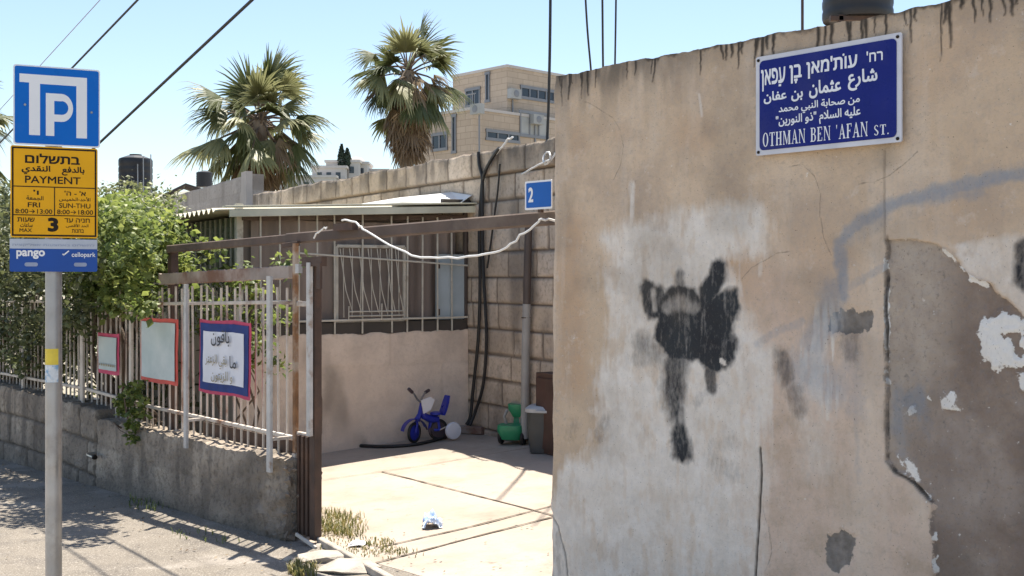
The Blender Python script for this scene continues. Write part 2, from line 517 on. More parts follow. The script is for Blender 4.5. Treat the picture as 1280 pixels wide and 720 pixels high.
def grow(p, w):
    """move a contour outwards (w > 0) along its normals"""
    sgn = 1 if area(p) > 0 else -1; out = []; n = len(p)
    for i in range(n):
        a, b, c = p[i - 1], p[i], p[(i + 1) % n]
        e1 = (b[0] - a[0], b[1] - a[1]); e2 = (c[0] - b[0], c[1] - b[1])
        l1 = math.hypot(*e1) or 1; l2 = math.hypot(*e2) or 1
        nx, ny = e1[1] / l1 + e2[1] / l2, -e1[0] / l1 - e2[0] / l2; l = math.hypot(nx, ny)
        if l < 0.3: out.append(b); continue
        out.append((b[0] + sgn * w * nx / l, b[1] + sgn * w * ny / l))
    return out


def shapes(s, bold=0.0):
    """contours of a word: outer ones anticlockwise, holes clockwise; overlapping strokes both stay outer"""
    ls = outlines(s); res = []
    for l in ls:
        hole = False
        for m in ls:
            if m is l or abs(area(m)) <= abs(area(l)): continue
            if sum(inside(p, m) for p in l) >= 0.96 * len(l) and (area(m) > 0) != (area(l) > 0): hole = True
        q = grow(l, -bold if hole else bold) if bold else list(l)
        if (area(q) > 0) == hole: q = q[::-1]
        res.append((q, []))
    return res


def letter(mb, shp, rect, O, U, V, NN, lift=0.0012):
    """lay contours into rect (u0, v0, u1, v1) on the plane O + uU + vV, a little proud of it, filled by winding number"""
    xs = [p[0] for o, _ in shp for p in o]; ys = [p[1] for o, _ in shp for p in o]
    x0, x1, y0, y1 = min(xs), max(xs), min(ys), max(ys); u0, v0, u1, v1 = rect
    kx = (u1 - u0) / (x1 - x0); ky = (v1 - v0) / max(y1 - y0, 1e-6)
    vs, es = [], []
    for o, _ in shp:
        n0 = len(vs); vs += [Vector(p) for p in o]; es += [(n0 + i, n0 + (i + 1) % len(o)) for i in range(len(o))]
    pts, _, tris = delaunay_2d_cdt(vs, es, [], 0, 1e-5)[:3]
    if not tris: return
    P = np.array([tuple(p) for p in pts]); Tq = np.array([t[:3] for t in tris]); c = P[Tq].mean(1)
    wnd = np.zeros(len(c), int)
    for o, _ in shp:
        for (ax, ay), (bx, by) in zip(o, o[1:] + o[:1]):
            side = (bx - ax) * (c[:, 1] - ay) - (c[:, 0] - ax) * (by - ay)
            wnd += ((ay <= c[:, 1]) & (by > c[:, 1]) & (side > 0)).astype(int) - ((ay > c[:, 1]) & (by <= c[:, 1]) & (side < 0)).astype(int)
    mb.add([O + U * ((p[0] - x0) * kx + u0) + V * ((p[1] - y0) * ky + v0) + NN * lift for p in P], [tuple(int(i) for i in t) for t in Tq[wnd > 0]])


# serif capitals for the street sign: thick and thin strokes with slab serifs, each a polygon in a unit-high cell
def _rect(x0, y0, x1, y1): return [(x0, y0), (x1, y0), (x1, y1), (x0, y1)]


def _ring(cx, cy, rx, ry, wx, wy, a0=0, a1=360, n=28):
    o = [(cx + rx * math.cos(R(a0 + (a1 - a0) * i / n)), cy + ry * math.sin(R(a0 + (a1 - a0) * i / n))) for i in range(n + 1)]
    q = [(cx + (rx - wx) * math.cos(R(a0 + (a1 - a0) * i / n)), cy + (ry - wy) * math.sin(R(a0 + (a1 - a0) * i / n))) for i in range(n + 1)]
    return [[o[i], o[i + 1], q[i + 1], q[i]] for i in range(n)]


def serif_word(s):
    k, h, sf = 0.15, 0.06, 0.06
    def stem(x, w=k): return [_rect(x, 0, x + w, 1), _rect(x - sf, 0, x + w + sf, h), _rect(x - sf, 1 - h, x + w + sf, 1)]
    G = {
        'O': (0.66, _ring(0.31, 0.5, 0.31, 0.52, 0.14, 0.06)),
        'T': (0.60, [_rect(0.22, 0, 0.22 + k, 1), _rect(0.13, 0, 0.46, h), _rect(0, 1 - h, 0.58, 1), _rect(0, 0.76, 0.045, 1), _rect(0.535, 0.76, 0.58, 1)]),
        'H': (0.70, stem(0.06) + stem(0.46) + [_rect(0.2, 0.48, 0.47, 0.54)]),
        'M': (0.86, stem(0.06, 0.06) + stem(0.62) + [[(0.06, 1), (0.2, 1), (0.47, 0.1), (0.40, 0)], [(0.40, 0), (0.46, 0.1), (0.70, 1), (0.64, 1)]]),
        'A': (0.66, [[(0.27, 1.02), (0.35, 1.02), (0.62, 0), (0.46, 0)], [(0.29, 1.02), (0.33, 0.92), (0.11, 0), (0.05, 0)], _rect(0.15, 0.3, 0.48, 0.36), _rect(-0.02, 0, 0.19, h), _rect(0.40, 0, 0.68, h)]),
        'N': (0.72, stem(0.06, 0.06) + stem(0.56, 0.06) + [[(0.04, 1), (0.2, 1), (0.62, 0), (0.56, 0)]]),
        'B': (0.60, [_rect(0.06, 0, 0.06 + k, 1), _rect(0, 0, 0.12, h), _rect(0, 1 - h, 0.12, 1), _rect(0.1, 0, 0.34, h), _rect(0.1, 1 - h, 0.32, 1), _rect(0.1, 0.49, 0.34, 0.55)] + _ring(0.32, 0.76, 0.21, 0.24, 0.13, 0.05, -90, 90) + _ring(0.33, 0.27, 0.24, 0.27, 0.14, 0.05, -90, 90)),
        'E': (0.58, stem(0.06) + [_rect(0.1, 0, 0.52, h), _rect(0.1, 1 - h, 0.5, 1), _rect(0.1, 0.48, 0.38, 0.54), _rect(0.47, 0, 0.525, 0.25), _rect(0.455, 0.77, 0.5, 1), _rect(0.34, 0.4, 0.38, 0.62)]),
        'F': (0.54, stem(0.06) + [_rect(0.1, 1 - h, 0.5, 1), _rect(0.1, 0.48, 0.38, 0.54), _rect(0.455, 0.77, 0.5, 1), _rect(0.34, 0.4, 0.38, 0.62)]),
        'S': (0.50, _ring(0.23, 0.76, 0.2, 0.26, 0.1, 0.06, 20, 250) + _ring(0.22, 0.25, 0.22, 0.27, 0.12, 0.06, -160, 90) + [[(0.1, 0.6), (0.2, 0.66), (0.36, 0.42), (0.26, 0.36)]]),
        '.': (0.2, [_rect(0.02, 0, 0.14, 0.13)]),
        "'": (0.2, [[(0.02, 1.0), (0.12, 1.0), (0.08, 0.72), (0.05, 0.72)]]),
        ' ': (0.34, []),
    }
    x = 0; out = []
    for c in s:
        w, ps = G[c]
        for q in ps:
            q = [(p[0] + x, p[1]) for p in q]
            out.append((q if area(q) > 0 else q[::-1], []))
        x += w + 0.1
    return out


# ================================================================= THE SETTING
# ---- ground sheet
k = NT('dry_ground', 0.95); c = k.mix(k.noise(0.3, 6), (0.22, 0.19, 0.14), (0.34, 0.30, 0.23)); k.bump(k.noise(6, 6), 0.5, 0.03); MT['ground'] = k.col(c)
b = MB(); b.add([(-900, -300, -0.9), (900, -300, -0.9), (900, 1800, -0.9), (-900, 1800, -0.9)], [(0, 1, 2, 3)])
b.build('ground', 'ground', kind='structure')

# ---- road, kerb, pavement (they slope down to the left with the street)
k = NT('old_asphalt', 0.9)
c = k.mix(k.noise(1.2, 6), (0.27, 0.245, 0.215), (0.36, 0.325, 0.285)); c = k.mix(k.noise(160, 2, 0.5, 0.45, 0.7), c, (0.40, 0.37, 0.33))
k.bump(k.noise(150, 3), 0.4, 0.006); MT['road'] = k.col(c)
k = NT('worn_pavement', 0.92)
c = k.mix(k.noise(0.9, 6, 0.6), (0.15, 0.13, 0.104), (0.21, 0.182, 0.148)); c = k.mix(k.noise(4.0, 7, 0.68, 0.48, 0.70), c, (0.115, 0.10, 0.085)); c = k.mix(k.noise(1.4, 4, 0.6, 0.55, 0.62), c, (0.26, 0.23, 0.195))
c = k.mix(k.noise(120, 3, 0.5, 0.55, 0.72), c, (0.42, 0.38, 0.33)); c = k.mix(k.noise(45, 3, 0.5, 0.64, 0.72), c, (0.11, 0.1, 0.08))
k.bump(k.noise(70, 5), 0.45, 0.006); MT['pavement'] = k.col(c)


def strip(name, t0, t1, n0, n1, dz, mat, nt=60, nn=12, rough=0.004, back=0.25, ffn=None, **kw):
    tt = np.linspace(t0, t1, nt); nn_ = np.linspace(n0, n1, nn); U, V = np.meshgrid(tt, nn_)
    X = F0.x + T.x * U + N.x * V; Y = F0.y + T.y * U + N.y * V
    Z = 0.026 * np.clip(U, -14, 9) + 0.055 * np.clip(-V, 0, 5) + dz + rough * (fbm(U * 3, V * 3, 3) - 0.5)
    if ffn is not None: Z = Z + ffn(U, V)
    return surface(name, X, Y, Z, mat, back=(0, 0, -back), **kw)


strip('road', -30, 20, 8.6, 2.05, -0.12, 'road', 120, 30, 0.01, kind='structure')
strip('pavement', -30, 20, 1.9, 0.0, 0.0, 'pavement', 300, 30, 0.012, kind='structure')
b = MB()
for i in range(-25, 16):
    z = 0.026 * max(-14, min(9, i + 0.5))
    b.bar(F(i + 0.006, 1.972, z - 0.055), F(i + 0.994, 1.972, z - 0.055), 0.135, 0.15, (N.x, N.y, 0))
b.build('kerb', 'blockwork', kind='structure')
strip('far_pavement', -30, 20, 10.6, 8.62, 0.0, 'pavement', 80, 10, 0.012, kind='structure')

# ---- the yard: pale concrete slabs
k = NT('pale_yard_concrete', 0.88)
c = k.mix(k.noise(0.8, 6, 0.6), (0.34, 0.28, 0.225), (0.42, 0.355, 0.295)); c = k.mix(k.noise(2.2, 7, 0.7, 0.48, 0.74), c, (0.27, 0.225, 0.175)); c = k.mix(k.noise(0.7, 5, 0.6, 0.56, 0.66), c, (0.31, 0.265, 0.215)); c = k.mix(k.noise(9, 6, 0.7, 0.62, 0.74), c, (0.2, 0.165, 0.13))
c = k.mix(k.noise(60, 4, 0.55, 0.6, 0.75), c, (0.3, 0.25, 0.2)); c = k.mix(k.noise(1.3, 8, 0.75, 0.6, 0.68), c, (0.22, 0.18, 0.14)); k.bump(k.noise(45, 5), 0.3, 0.004); MT['yard'] = k.col(c)
strip('courtyard', -7.0, 6.5, -0.002, -6.0, 0.0, 'yard', 160, 60, 0.008, kind='structure')
b = MB()


def groove(px, w=0.014):
    w *= 0.62
    ps = []
    for (x0, y0), (x1, y1) in zip(px[:-1], px[1:]):
        for i in range(14): ps.append(onG(x0 + (x1 - x0) * i / 14, y0 + (y1 - y0) * i / 14, 0.006))
    ps.append(onG(*px[-1], 0.006))
    L = []
    for i, p in enumerate(ps):
        d = (ps[min(i + 1, len(ps) - 1)] - ps[max(i - 1, 0)]); s_ = Vector((-d.y, d.x, 0)).normalized()
        ww = w * (0.6 + 0.8 * rng.random())
        L += [p + s_ * ww / 2, p - s_ * ww / 2]
    b.add(L, [(2 * i, 2 * i + 1, 2 * i + 3, 2 * i + 2) for i in range(len(ps) - 1)])


groove([(400, 600), (520, 583), (640, 563), (700, 553)], 0.012)
groove([(477, 589), (580, 615), (689, 643), (740, 656)], 0.022)
groove([(472, 684), (500, 678), (580, 660), (690, 632), (760, 614)], 0.026)
groove([(462, 705), (520, 690), (600, 669), (690, 646), (760, 628)], 0.028)
b.build('yard_joints', 'joint', kind='structure')

# ================================================================= MASONRY
def masonry_material(name, dark, light, joint, stain, joint_fac=1.0, grit=0.62, bst=0.55):
    k = NT(name, 0.92)
    c = k.mix(k.attr('blk'), dark, light)
    c = k.mix(k.noise(3.5, 7, 0.65, 0.42, 0.75), c, stain)
    c = k.mix(k.noise(28, 5, 0.6, 0.5, 0.8), c, tuple(v * grit for v in dark))
    c = k.mix(k.mul(k.attr('joint'), joint_fac), c, joint)
    c = k.mix(k.attr('dirt'), c, (0.075, 0.065, 0.055))
    k.bump(k.noise(55, 6, 0.6, 0.2, 0.8), bst, 0.008 if bst < .8 else .016)
    return k.col(c)


MT['stone'] = masonry_material('weathered_house_stone', (0.48, 0.385, 0.285), (0.72, 0.595, 0.465), (0.15, 0.115, 0.085), (0.40, 0.32, 0.245))
MT['plaster_base'] = masonry_material('stained_porch_plaster', (0.74, 0.60, 0.475), (0.80, 0.66, 0.53), (0.62, 0.495, 0.385), (0.61, 0.49, 0.39), 0.6, 0.9)
MT['low_wall'] = masonry_material('rough_low_wall', (0.29, 0.24, 0.19), (0.62, 0.52, 0.41), (0.12, 0.1, 0.078), (0.22, 0.18, 0.142), 0.8, 0.5, 1.0)
MT['block_pale'] = masonry_material('pale_block_parapet', (0.40, 0.36, 0.32), (0.50, 0.455, 0.41), (0.28, 0.245, 0.21), (0.36, 0.32, 0.28), 0.7)


def courses(U, V, L, h, seed, jw=0.008, top=None):
    row = np.floor(V / h); off = _h(row, row * 0 + 3, seed) * L
    colu = np.floor((U + off) / L)
    fu = (U + off) / L - colu; fv = V / h - row
    wob = 0.006 * (fbm(U * 6, V * 6, seed + 5) - 0.5)
    d = np.minimum(np.minimum(fu, 1 - fu) * L, np.minimum(fv, 1 - fv) * h) + wob
    return sstep(jw * 1.8, jw * 0.4, d), _h(colu, row, seed + 1), d


# ---- the house: stone wall, porch, roof
house = thing('stone_house', H(0, 0, 0.05), 'low house of weathered stone blocks with barred porch, behind the yard', 'house')
ZT = 2.76


def hwall(name, a0, a1, b_, z0, z1, L, h, seed, mat, step=0.018, amp=0.010, axis='a', coping=False, parent=house, thick=0.2, dirt_top=0.0, jw=0.008, rough=0.010, **kw):
    us = np.linspace(a0, a1, int(abs(a1 - a0) / step) + 2); vs = np.linspace(z0, z1, int((z1 - z0) / step) + 2)
    U, V = np.meshgrid(us, vs)
    vt = V - z1
    j, blk, d = courses(U, vt, L, h, seed, jw)
    disp = -amp * j + rough * (fbm(U * 9, V * 9, seed + 9, 4) - 0.5) + 0.008 * (blk - 0.5) * (1 - j)
    if coping: disp = disp + 0.03 * (V > z1 - h)
    dirt = dirt_top * sstep(0.33, 0.0, z1 - V + 0.16 * (fbm(U * 5, V * 2, seed + 20) - 0.5)) * sstep(0.3, 0.65, fbm(U * 7, V * 2.0, seed + 30))
    dirt = np.maximum(dirt, 0.5 * sstep(0.62, 0.8, fbm(U * 2.2, V * 0.9, seed + 41)))
    Z = V + (0.045 * (fbm(U * 3, U * 0, seed + 2) - 0.5) + 0.03 * (fbm(U * 12, U * 0, seed + 3, 4, .65) - 0.5)) * sstep(z1 - 0.15, z1, V)
    if axis == 'a':
        X = C0.x + W.x * U + WN.x * (b_ + disp); Y = C0.y + W.y * U + WN.y * (b_ + disp); bk = (-WN.x * thick, -WN.y * thick, 0)
    else:
        X = C0.x + WN.x * U + W.x * (b_ + disp); Y = C0.y + WN.y * U + W.y * (b_ + disp); bk = (-W.x * thick, -W.y * thick, 0)
    return surface(name, X, Y, Z, mat, dict(joint=j, blk=np.clip(blk * 0.8 + 0.3 * (fbm(U * 4, V * 4, seed + 50) - 0.4), 0, 1), dirt=dirt), parent, bk, **kw)


hwall('stone_wall', 5.6, -6.2, 0.0, -0.3, ZT, 0.47, 0.235, 11, 'stone', 0.017, coping=True, dirt_top=0.75, thick=0.25, jw=0.0105, amp=0.016, rough=0.02)
hwall('porch_wall', 0.0, 2.25, 0.0, -0.3, 1.08, 0.55, 0.3, 21, 'plaster_base', 0.02, 0.003, axis='b', dirt_top=0.15, thick=0.14, jw=0.004, rough=0.006)
b = MB()
b.obox(H(-0.3, -3.0, 1.2), Vector((W.x, W.y, 0)) * 5.9, Vector((WN.x, WN.y, 0)) * 2.72, (0, 0, 1.40))
b.build('house_body', 'render_wall', house)
b = MB()
b.obox(H(-2.3, 2.17, 0.38), Vector((W.x, W.y, 0)) * 2.14, Vector((WN.x, WN.y, 0)) * 0.07, (0, 0, 0.69))
b.build('porch_side_wall', 'render_wall', house)
WW = Vector((W.x, W.y, 0)); BB = Vector((WN.x, WN.y, 0)); UP = Vector((0, 0, 1))
ZP = 1.08; ZR = 2.12
# boards behind the bars, on both faces of the porch
b = MB(); b.obox(H(-0.16, 1.14, (ZP + ZR) / 2), WW * 0.015, BB * 1.08, UP * (ZR - ZP) / 2)
b.build('back_board', 'screen', house)
b = MB(); b.obox(H(-2.28, 2.14, (ZP + ZR) / 2), WW * 2.0, BB * 0.012, UP * (ZR - ZP) / 2)
b.build('glass_screen', 'glass_dark', house)
b = MB(); b.obox(H(-0.05, 1.12, ZP + 0.05), WW * 0.045, BB * 1.11, UP * 0.052); b.build('sill', 'sill', house)
b = MB(); b.obox(H(-0.06, 2.215, (ZP + ZR) / 2 + 0.05), WW * 0.03, BB * 0.03, UP * ((ZR - ZP) / 2 + 0.05), 0.004); b.build('corner_post', 'cream', house)
b = MB(); b.bar(H(-0.03, 0.02, ZR + 0.04), H(-0.03, 2.2, ZR - 0.02), 0.05, 0.05, UP); b.build('head_rail', 'beam_brown', house)
# curtains in the porch, as soft folds
us = np.linspace(0.10, 2.1, 260); vs = np.linspace(ZP + 0.12, ZR - 0.03, 14); U, V = np.meshgrid(us, vs)
fold = 0.02 * np.sin(U * 34 + 2.5 * fbm(U * 3, V * 0.6, 5)) + 0.02 * fbm(U * 8, V, 8)
k = NT('brown_curtain', 0.95); kx = k.mix(k.noise(2.5, 4, 0.5, 0.35, 0.65, (1, 1, 0.2)), (0.19, 0.15, 0.125), (0.34, 0.275, 0.23)); MT['curtain'] = k.col(kx)
surface('curtain', C0.x + WN.x * U + W.x * (-0.10 + fold), C0.y + WN.y * U + W.y * (-0.10 + fold), V, 'curtain', None, house)
# upright bars of the porch grille
pxs = [326, 350, 373.5, 397, 418.5, 453, 490, 509, 528, 547, 565]
b = MB()
for px in pxs:
    p = onP(px, 345, 0.012); bb = (Vector((p.x, p.y)) - C0).dot(WN)
    b.bar(H(0.012, bb, ZP + 0.0), H(0.012 + rng.uniform(-.004, .004), bb + rng.uniform(-.006, .006), ZR + 0.03), 0.014, 0.014, BB)
p = onP(421, 345, 0.012)
b.bar(H(0.02, 0.015, ZP + 0.62), H(0.02, 1.70, ZP + 0.72), 0.016, 0.014, UP)
b.bar(H(0.02, 0.015, ZP + 0.13), H(0.02, 2.18, ZP + 0.12), 0.018, 0.014, UP)
b.build('grille_bars', 'cream', house)
b = MB()
for i in range(1, 14):
    a = -0.12 - i * 0.155; b.bar(H(a, 2.168, ZP), H(a, 2.168, ZR), 0.014, 0.014, WW)
b.bar(H(-0.1, 2.185, ZP + 0.55), H(-3.0, 2.185, ZP + 0.5), 0.018, 0.012, UP)
b.build('side_grille_bars', 'cream', house)
# window with a bent decorative grille
win = MB()


def bB(px): p = onP(px, 345, 0.0); return (Vector((p.x, p.y)) - C0).dot(WN)


def zP(px, py, a=0.0): return onP(px, py, a).z


w0, w1 = bB(422), bB(507); z0, z1 = ZP + 0.10, zP(465, 308)
for (p, q) in (((w0, z0), (w0, z1)), ((w1, z0), (w1, z1)), ((w0, z1), (w1, z1)), ((w0, z0), (w1, z0))):
    win.bar(H(-0.03, p[0], p[1]), H(-0.03, q[0], q[1]), 0.035, 0.03, WW)
wf = win.build('window', 'cream', house)
b = MB(); b.obox(H(-0.052, (w0 + w1) / 2, (z0 + z1) / 2), WW * 0.004, BB * (w0 - w1) / 2, UP * (z1 - z0) / 2); b.build('pane', 'screen', wf)
g = MB(); Wd = w0 - w1
for i in range(7):
    x0 = w0 - Wd * (0.03 + 0.135 * i); x1 = w0 - Wd * (0.20 + 0.125 * i)
    g.tube([H(0.006, x0, z1 - 0.02), H(0.022, x0 * .55 + x1 * .45, z0 + .42 * (z1 - z0)), H(0.03, x1, z0 + 0.09)], 0.0045, 6)
    g.tube([H(0.008, x0 - 0.03, z1 - 0.02), H(0.012, x0 - 0.035 + 0.012 * (i % 3), z0 + 0.05)], 0.004, 6)
for zz in (z0 + 0.06, z0 + 0.10): g.tube([H(0.03, w0 - Wd * 0.14, zz), H(0.03, w1 + 0.02, zz)], 0.006, 6)
g.tube([H(0.0, w0 - 0.02, z0 + 0.02), H(0.03, w0 - Wd * 0.14, z0 + 0.03), H(0.034, w0 - Wd * 0.14, z0 + 0.15)], 0.006, 6)
g.tube([H(0.03, w0 - Wd * 0.62, z0 + 0.02), H(0.034, w0 - Wd * 0.62, z0 + 0.17)], 0.006, 6)
g.build('window_grille', 'cream', wf)
# pale blue shutter
s0, s1 = bB(547), bB(584)
b = MB(); b.obox(H(-0.035, (s0 + s1) / 2, (ZP + 0.11 + zP(565, 318)) / 2), WW * 0.012, BB * (s0 - s1) / 2, UP * (zP(565, 318) - ZP - 0.11) / 2, 0.003)
sh = b.build('shutter', 'pale_blue', house)
for zz in (0.18, 0.62): b = MB(); b.obox(H(-0.018, s0 - 0.02, ZP + zz), WW * 0.006, BB * 0.012, UP * 0.03); b.build('hinge', 'rust_brown', sh)
b = MB(); b.bar(H(-0.03, 0.015, ZP), H(-0.03, 0.015, ZR + .1), 0.03, 0.05, BB); b.build('jamb', 'pipe_dark', house)

# porch roof: corrugated sheets falling to the left, a pale fascia along the rake
def zroof(bv): return 2.235 - 0.045 * bv


us = np.linspace(-0.06, 2.44, 60); as_ = np.linspace(0.12, -5.2, 640)
Av, Bv = np.meshgrid(as_, us); Av, Bv = Av.T, Bv.T
corr = 0.022 * np.sin(Av * 2 * math.pi / 0.146)
Zr = 2.265 - 0.045 * Bv + corr * sstep(0.02, -0.08, Av) - 0.012 * Av * 0
surface('porch_roof', C0.x + W.x * Av + WN.x * Bv, C0.y + W.y * Av + WN.y * Bv, Zr, 'roof_sheet', None, house, (0, 0, -0.009))
b = MB(); b.bar(H(0.135, -0.03, zroof(-0.03) - 0.005), H(0.135, 2.36, zroof(2.36) - 0.005), 0.062, 0.02, UP); b.build('fascia', 'fascia', house)
b = MB(); b.bar(H(0.11, -0.03, zroof(-0.03) + 0.052), H(0.11, 2.40, zroof(2.4) + 0.052), 0.014, 0.09, UP); b.build('edge_flashing', 'fascia', house)
# lifted sheet of white metal and dark bars standing in for the shade beneath it
b = MB()
q = [H(0.10, 0.02, 2.36), H(0.06, 0.12, 2.285), H(0.10, 0.75, 2.268), H(-1.0, 0.75, 2.30), H(-1.3, 0.08, 2.42), H(-0.30, 0.02, 2.415)]
b.add([v for v in q] + [v + UP * 0.006 for v in q], [(5, 4, 3, 2, 1, 0), (6, 7, 8, 9, 10, 11)] + [(i, (i + 1) % 6, 6 + (i + 1) % 6, 6 + i) for i in range(6)])
b.build('lifted_sheet', 'sheet_white', house)
b = MB(); b.bar(H(0.03, -0.02, 2.30), H(0.03, 0.30, 2.30), 0.05, 0.05, UP); b.bar(H(-0.1, 0.06, 2.31), H(-2.2, 0.06, 2.31), 0.05, 0.05, UP); b.build('roof_gap_shade', 'felt_and_gap_dark', house)

# ---- neighbouring pale block house (parapet behind the left end)
pb = thing('block_house', Vector((-5, 19.5, -0.5)), 'pale concrete block house parapet left of the first palm, behind the porch roof', 'house')
A1, A0 = Vector((-3.97, 17.0)), Vector((-7.2, 22.9))
dr = (A1 - A0).normalized(); nn = Vector((-dr.y, dr.x));
if nn.dot(Vector((0, -1))) < 0: nn = -nn
Lw = (A1 - A0).length
us = np.linspace(0, Lw, 260); vs = np.linspace(-0.9, 3.15, 180); U, V = np.meshgrid(us, vs)
j, blk, d = courses(U, V - 3.15, 0.55, 0.24, 71, 0.007)
disp = -0.006 * j + 0.008 * (fbm(U * 8, V * 8, 77) - 0.5)
surface('block_wall', A0.x + dr.x * U + nn.x * disp, A0.y + dr.y * U + nn.y * disp, V + 0.02 * (fbm(U * 2, U * 0, 8) - .5) * (V > 3), 'block_pale', dict(joint=j, blk=blk, dirt=0.4 * sstep(0.6, 0.8, fbm(U * 2, V, 9))), pb, (-nn.x * 0.2, -nn.y * 0.2, 0))
b = MB(); m_ = (A0 + A1) / 2 - nn * 2.8
b.obox((m_.x, m_.y, 1.0), Vector((dr.x, dr.y, 0)) * (Lw / 2 - 0.01), Vector((nn.x, nn.y, 0)) * 2.58, (0, 0, 1.9)); b.build('house_body', 'blockwork', pb)
b = MB(); e = A1 - dr * 0.13; b.obox((e.x + nn.x * .02, e.y + nn.y * .02, 2.2), Vector((dr.x, dr.y, 0)) * 0.14, Vector((nn.x, nn.y, 0)) * 0.05, (0, 0, 0.99), 0.006); b.build('corner_pier', 'blockwork', pb)
# small dark gabled shelter on it
g = at(232, 243, 22.0)
b = MB(); P = [g + Vector((-0.45, 0, 0)), g + Vector((0, 0, 0.22)), g + Vector((0.32, 0, 0.12)), g + Vector((0.40, 0, -0.08))]
bk = Vector((-0.3, 0.9, 0)); b.add(P + [p + bk for p in P] + [p - UP * 0.05 for p in P] + [p + bk - UP * 0.05 for p in P],
    [(0, 1, 5, 4), (1, 2, 6, 5), (2, 3, 7, 6), (12, 13, 9, 8), (13, 14, 10, 9), (14, 15, 11, 10), (0, 8, 9, 1), (1, 9, 10, 2), (2, 10, 11, 3), (3, 11, 15, 7), (0, 4, 12, 8), (4, 5, 13, 12), (5, 6, 14, 13), (6, 7, 15, 14)])
b.build('felt_roof', 'felt_and_gap_dark', pb)

# ---- apartment building in the distance
apt = thing('apartment_building', (-0.3, 72, -0.9), 'modern beige stone apartment block with dark strip windows, right of the taller palm', 'building')
RD = Vector((0.72, 0.69, 0)).normalized(); LD = Vector((-RD.y, RD.x, 0))


class Block:
    def __init__(s, corner, wr, wl, z1, z0=-0.9): s.c = Vector((corner[0], corner[1], 0)); s.wr, s.wl, s.z0, s.z1 = wr, wl, z0, z1
    def wall(s, name, mat):
        b = MB(); m = s.c + RD * s.wr / 2 + LD * s.wl / 2
        b.obox((m.x, m.y, (s.z0 + s.z1) / 2), RD * s.wr / 2, LD * s.wl / 2, (0, 0, (s.z1 - s.z0) / 2)); return b.build(name, mat, apt)
    def face(s, side):
        return (RD, -LD) if side == 'r' else (LD, -RD)
    def rect(s, px0, py0, px1, py1, side):
        d, n = s.face(side)
        p = hit(px0, py0, s.c, n); q = hit(px1, py1, s.c, n)
        return sorted(((p - s.c).dot(d), (q - s.c).dot(d))), (min(p.z, q.z), max(p.z, q.z))
    def window(s, px, side, mull=3, mat='window_glass'):
        d, n = s.face(side); (u0, u1), (z0, z1) = s.rect(*px, side)
        c = s.c + d * (u0 + u1) / 2 + UP * (z0 + z1) / 2
        fr = MB(); w = 0.09
        for zz in (z0, z1): fr.obox(c + UP * (zz - (z0 + z1) / 2) + n * 0.03, d * ((u1 - u0) / 2 + w), n * 0.06, UP * w)
        for uu in np.linspace(u0, u1, mull + 1): fr.obox(s.c + d * float(uu) + UP * (z0 + z1) / 2 + n * 0.025, d * 0.05, n * 0.05, UP * ((z1 - z0) / 2 - w))
        f = fr.build('window', 'alu', apt)
        b = MB(); b.obox(c + n * 0.012, d * (u1 - u0) / 2, n * 0.01, UP * (z1 - z0) / 2); b.build('pane', mat, f)


tower = Block((-0.3, 70.0), 14, 5.2, 14.65); tower.wall('tower_wall', 'stone_building')
low = Block((-2.3, 67.0), 16, 5.6, 11.55); low.wall('lower_wall', 'stone_building')
back_ = Block((-1.0, 77.0), 14, 7.5, 11.2); back_.wall('rear_wall', 'stone_building')
tower.window((651, 108, 692, 128), 'r', 4); tower.window((583, 113, 600, 131), 'l', 2); tower.window((608, 92, 612, 126), 'l', 1)
low.window((608, 163, 648, 178), 'r', 3); low.window((541, 169, 559, 186), 'l', 2); low.window((566, 145, 570, 190), 'l', 1)
low.window((650, 139, 684, 173), 'r', 3, 'panel_lightgrey')
for blk_ in (tower, low, back_):
    b = MB(); m = blk_.c + RD * blk_.wr / 2 + LD * blk_.wl / 2
    b.obox((m.x, m.y, blk_.z1 + 0.09), RD * (blk_.wr / 2 + 0.06), LD * (blk_.wl / 2 + 0.06), (0, 0, 0.085)); b.build('parapet_cap', 'far_stone', apt)
b = MB(); c_ = low.c + UP * 12.1
for i in range(16): b.obox(c_ + LD * (0.1 + i * 0.33) + RD * 0.15, LD * 0.015, RD * 0.015, UP * 0.45)
b.obox(c_ + LD * 2.6 + RD * 0.15 + UP * 0.45, LD * 2.6, RD * 0.03, UP * 0.03); b.build('terrace_rail', 'alu', apt)

k = NT('coursed_beige_stone', 0.85)
gm = k.n('ShaderNodeVectorMath'); gm.operation = 'DOT_PRODUCT'; k.l(k.coord(), gm.inputs[0]); gm.inputs[1].default_value = tuple(RD + LD)
sx = k.n('ShaderNodeSeparateXYZ'); k.l(k.coord(), sx.inputs[0]); cx_ = k.n('ShaderNodeCombineXYZ'); k.l(gm.outputs['Value'], cx_.inputs[0]); k.l(sx.outputs[2], cx_.inputs[1])
br_ = k.n('ShaderNodeTexBrick'); k.l(cx_.outputs[0], br_.inputs['Vector']); br_.inputs['Scale'].default_value = 1.0; br_.inputs['Brick Width'].default_value = .9; br_.inputs['Row Height'].default_value = .38; br_.inputs['Mortar Size'].default_value = .018
br_.inputs['Color1'].default_value = (0.50, 0.41, 0.315, 1); br_.inputs['Color2'].default_value = (0.44, 0.355, 0.27, 1); br_.inputs['Mortar'].default_value = (0.33, 0.265, 0.2, 1)
kx = k.mix(k.noise(0.5, 6, .65, .5, .8, (1, 1, .3)), br_.outputs['Color'], (0.36, 0.295, 0.23)); k.col(kx)
for o_ in apt.children:
    if o_.name.split('.')[0] in ('tower_wall', 'lower_wall', 'rear_wall'): o_.data.materials[0] = k.m
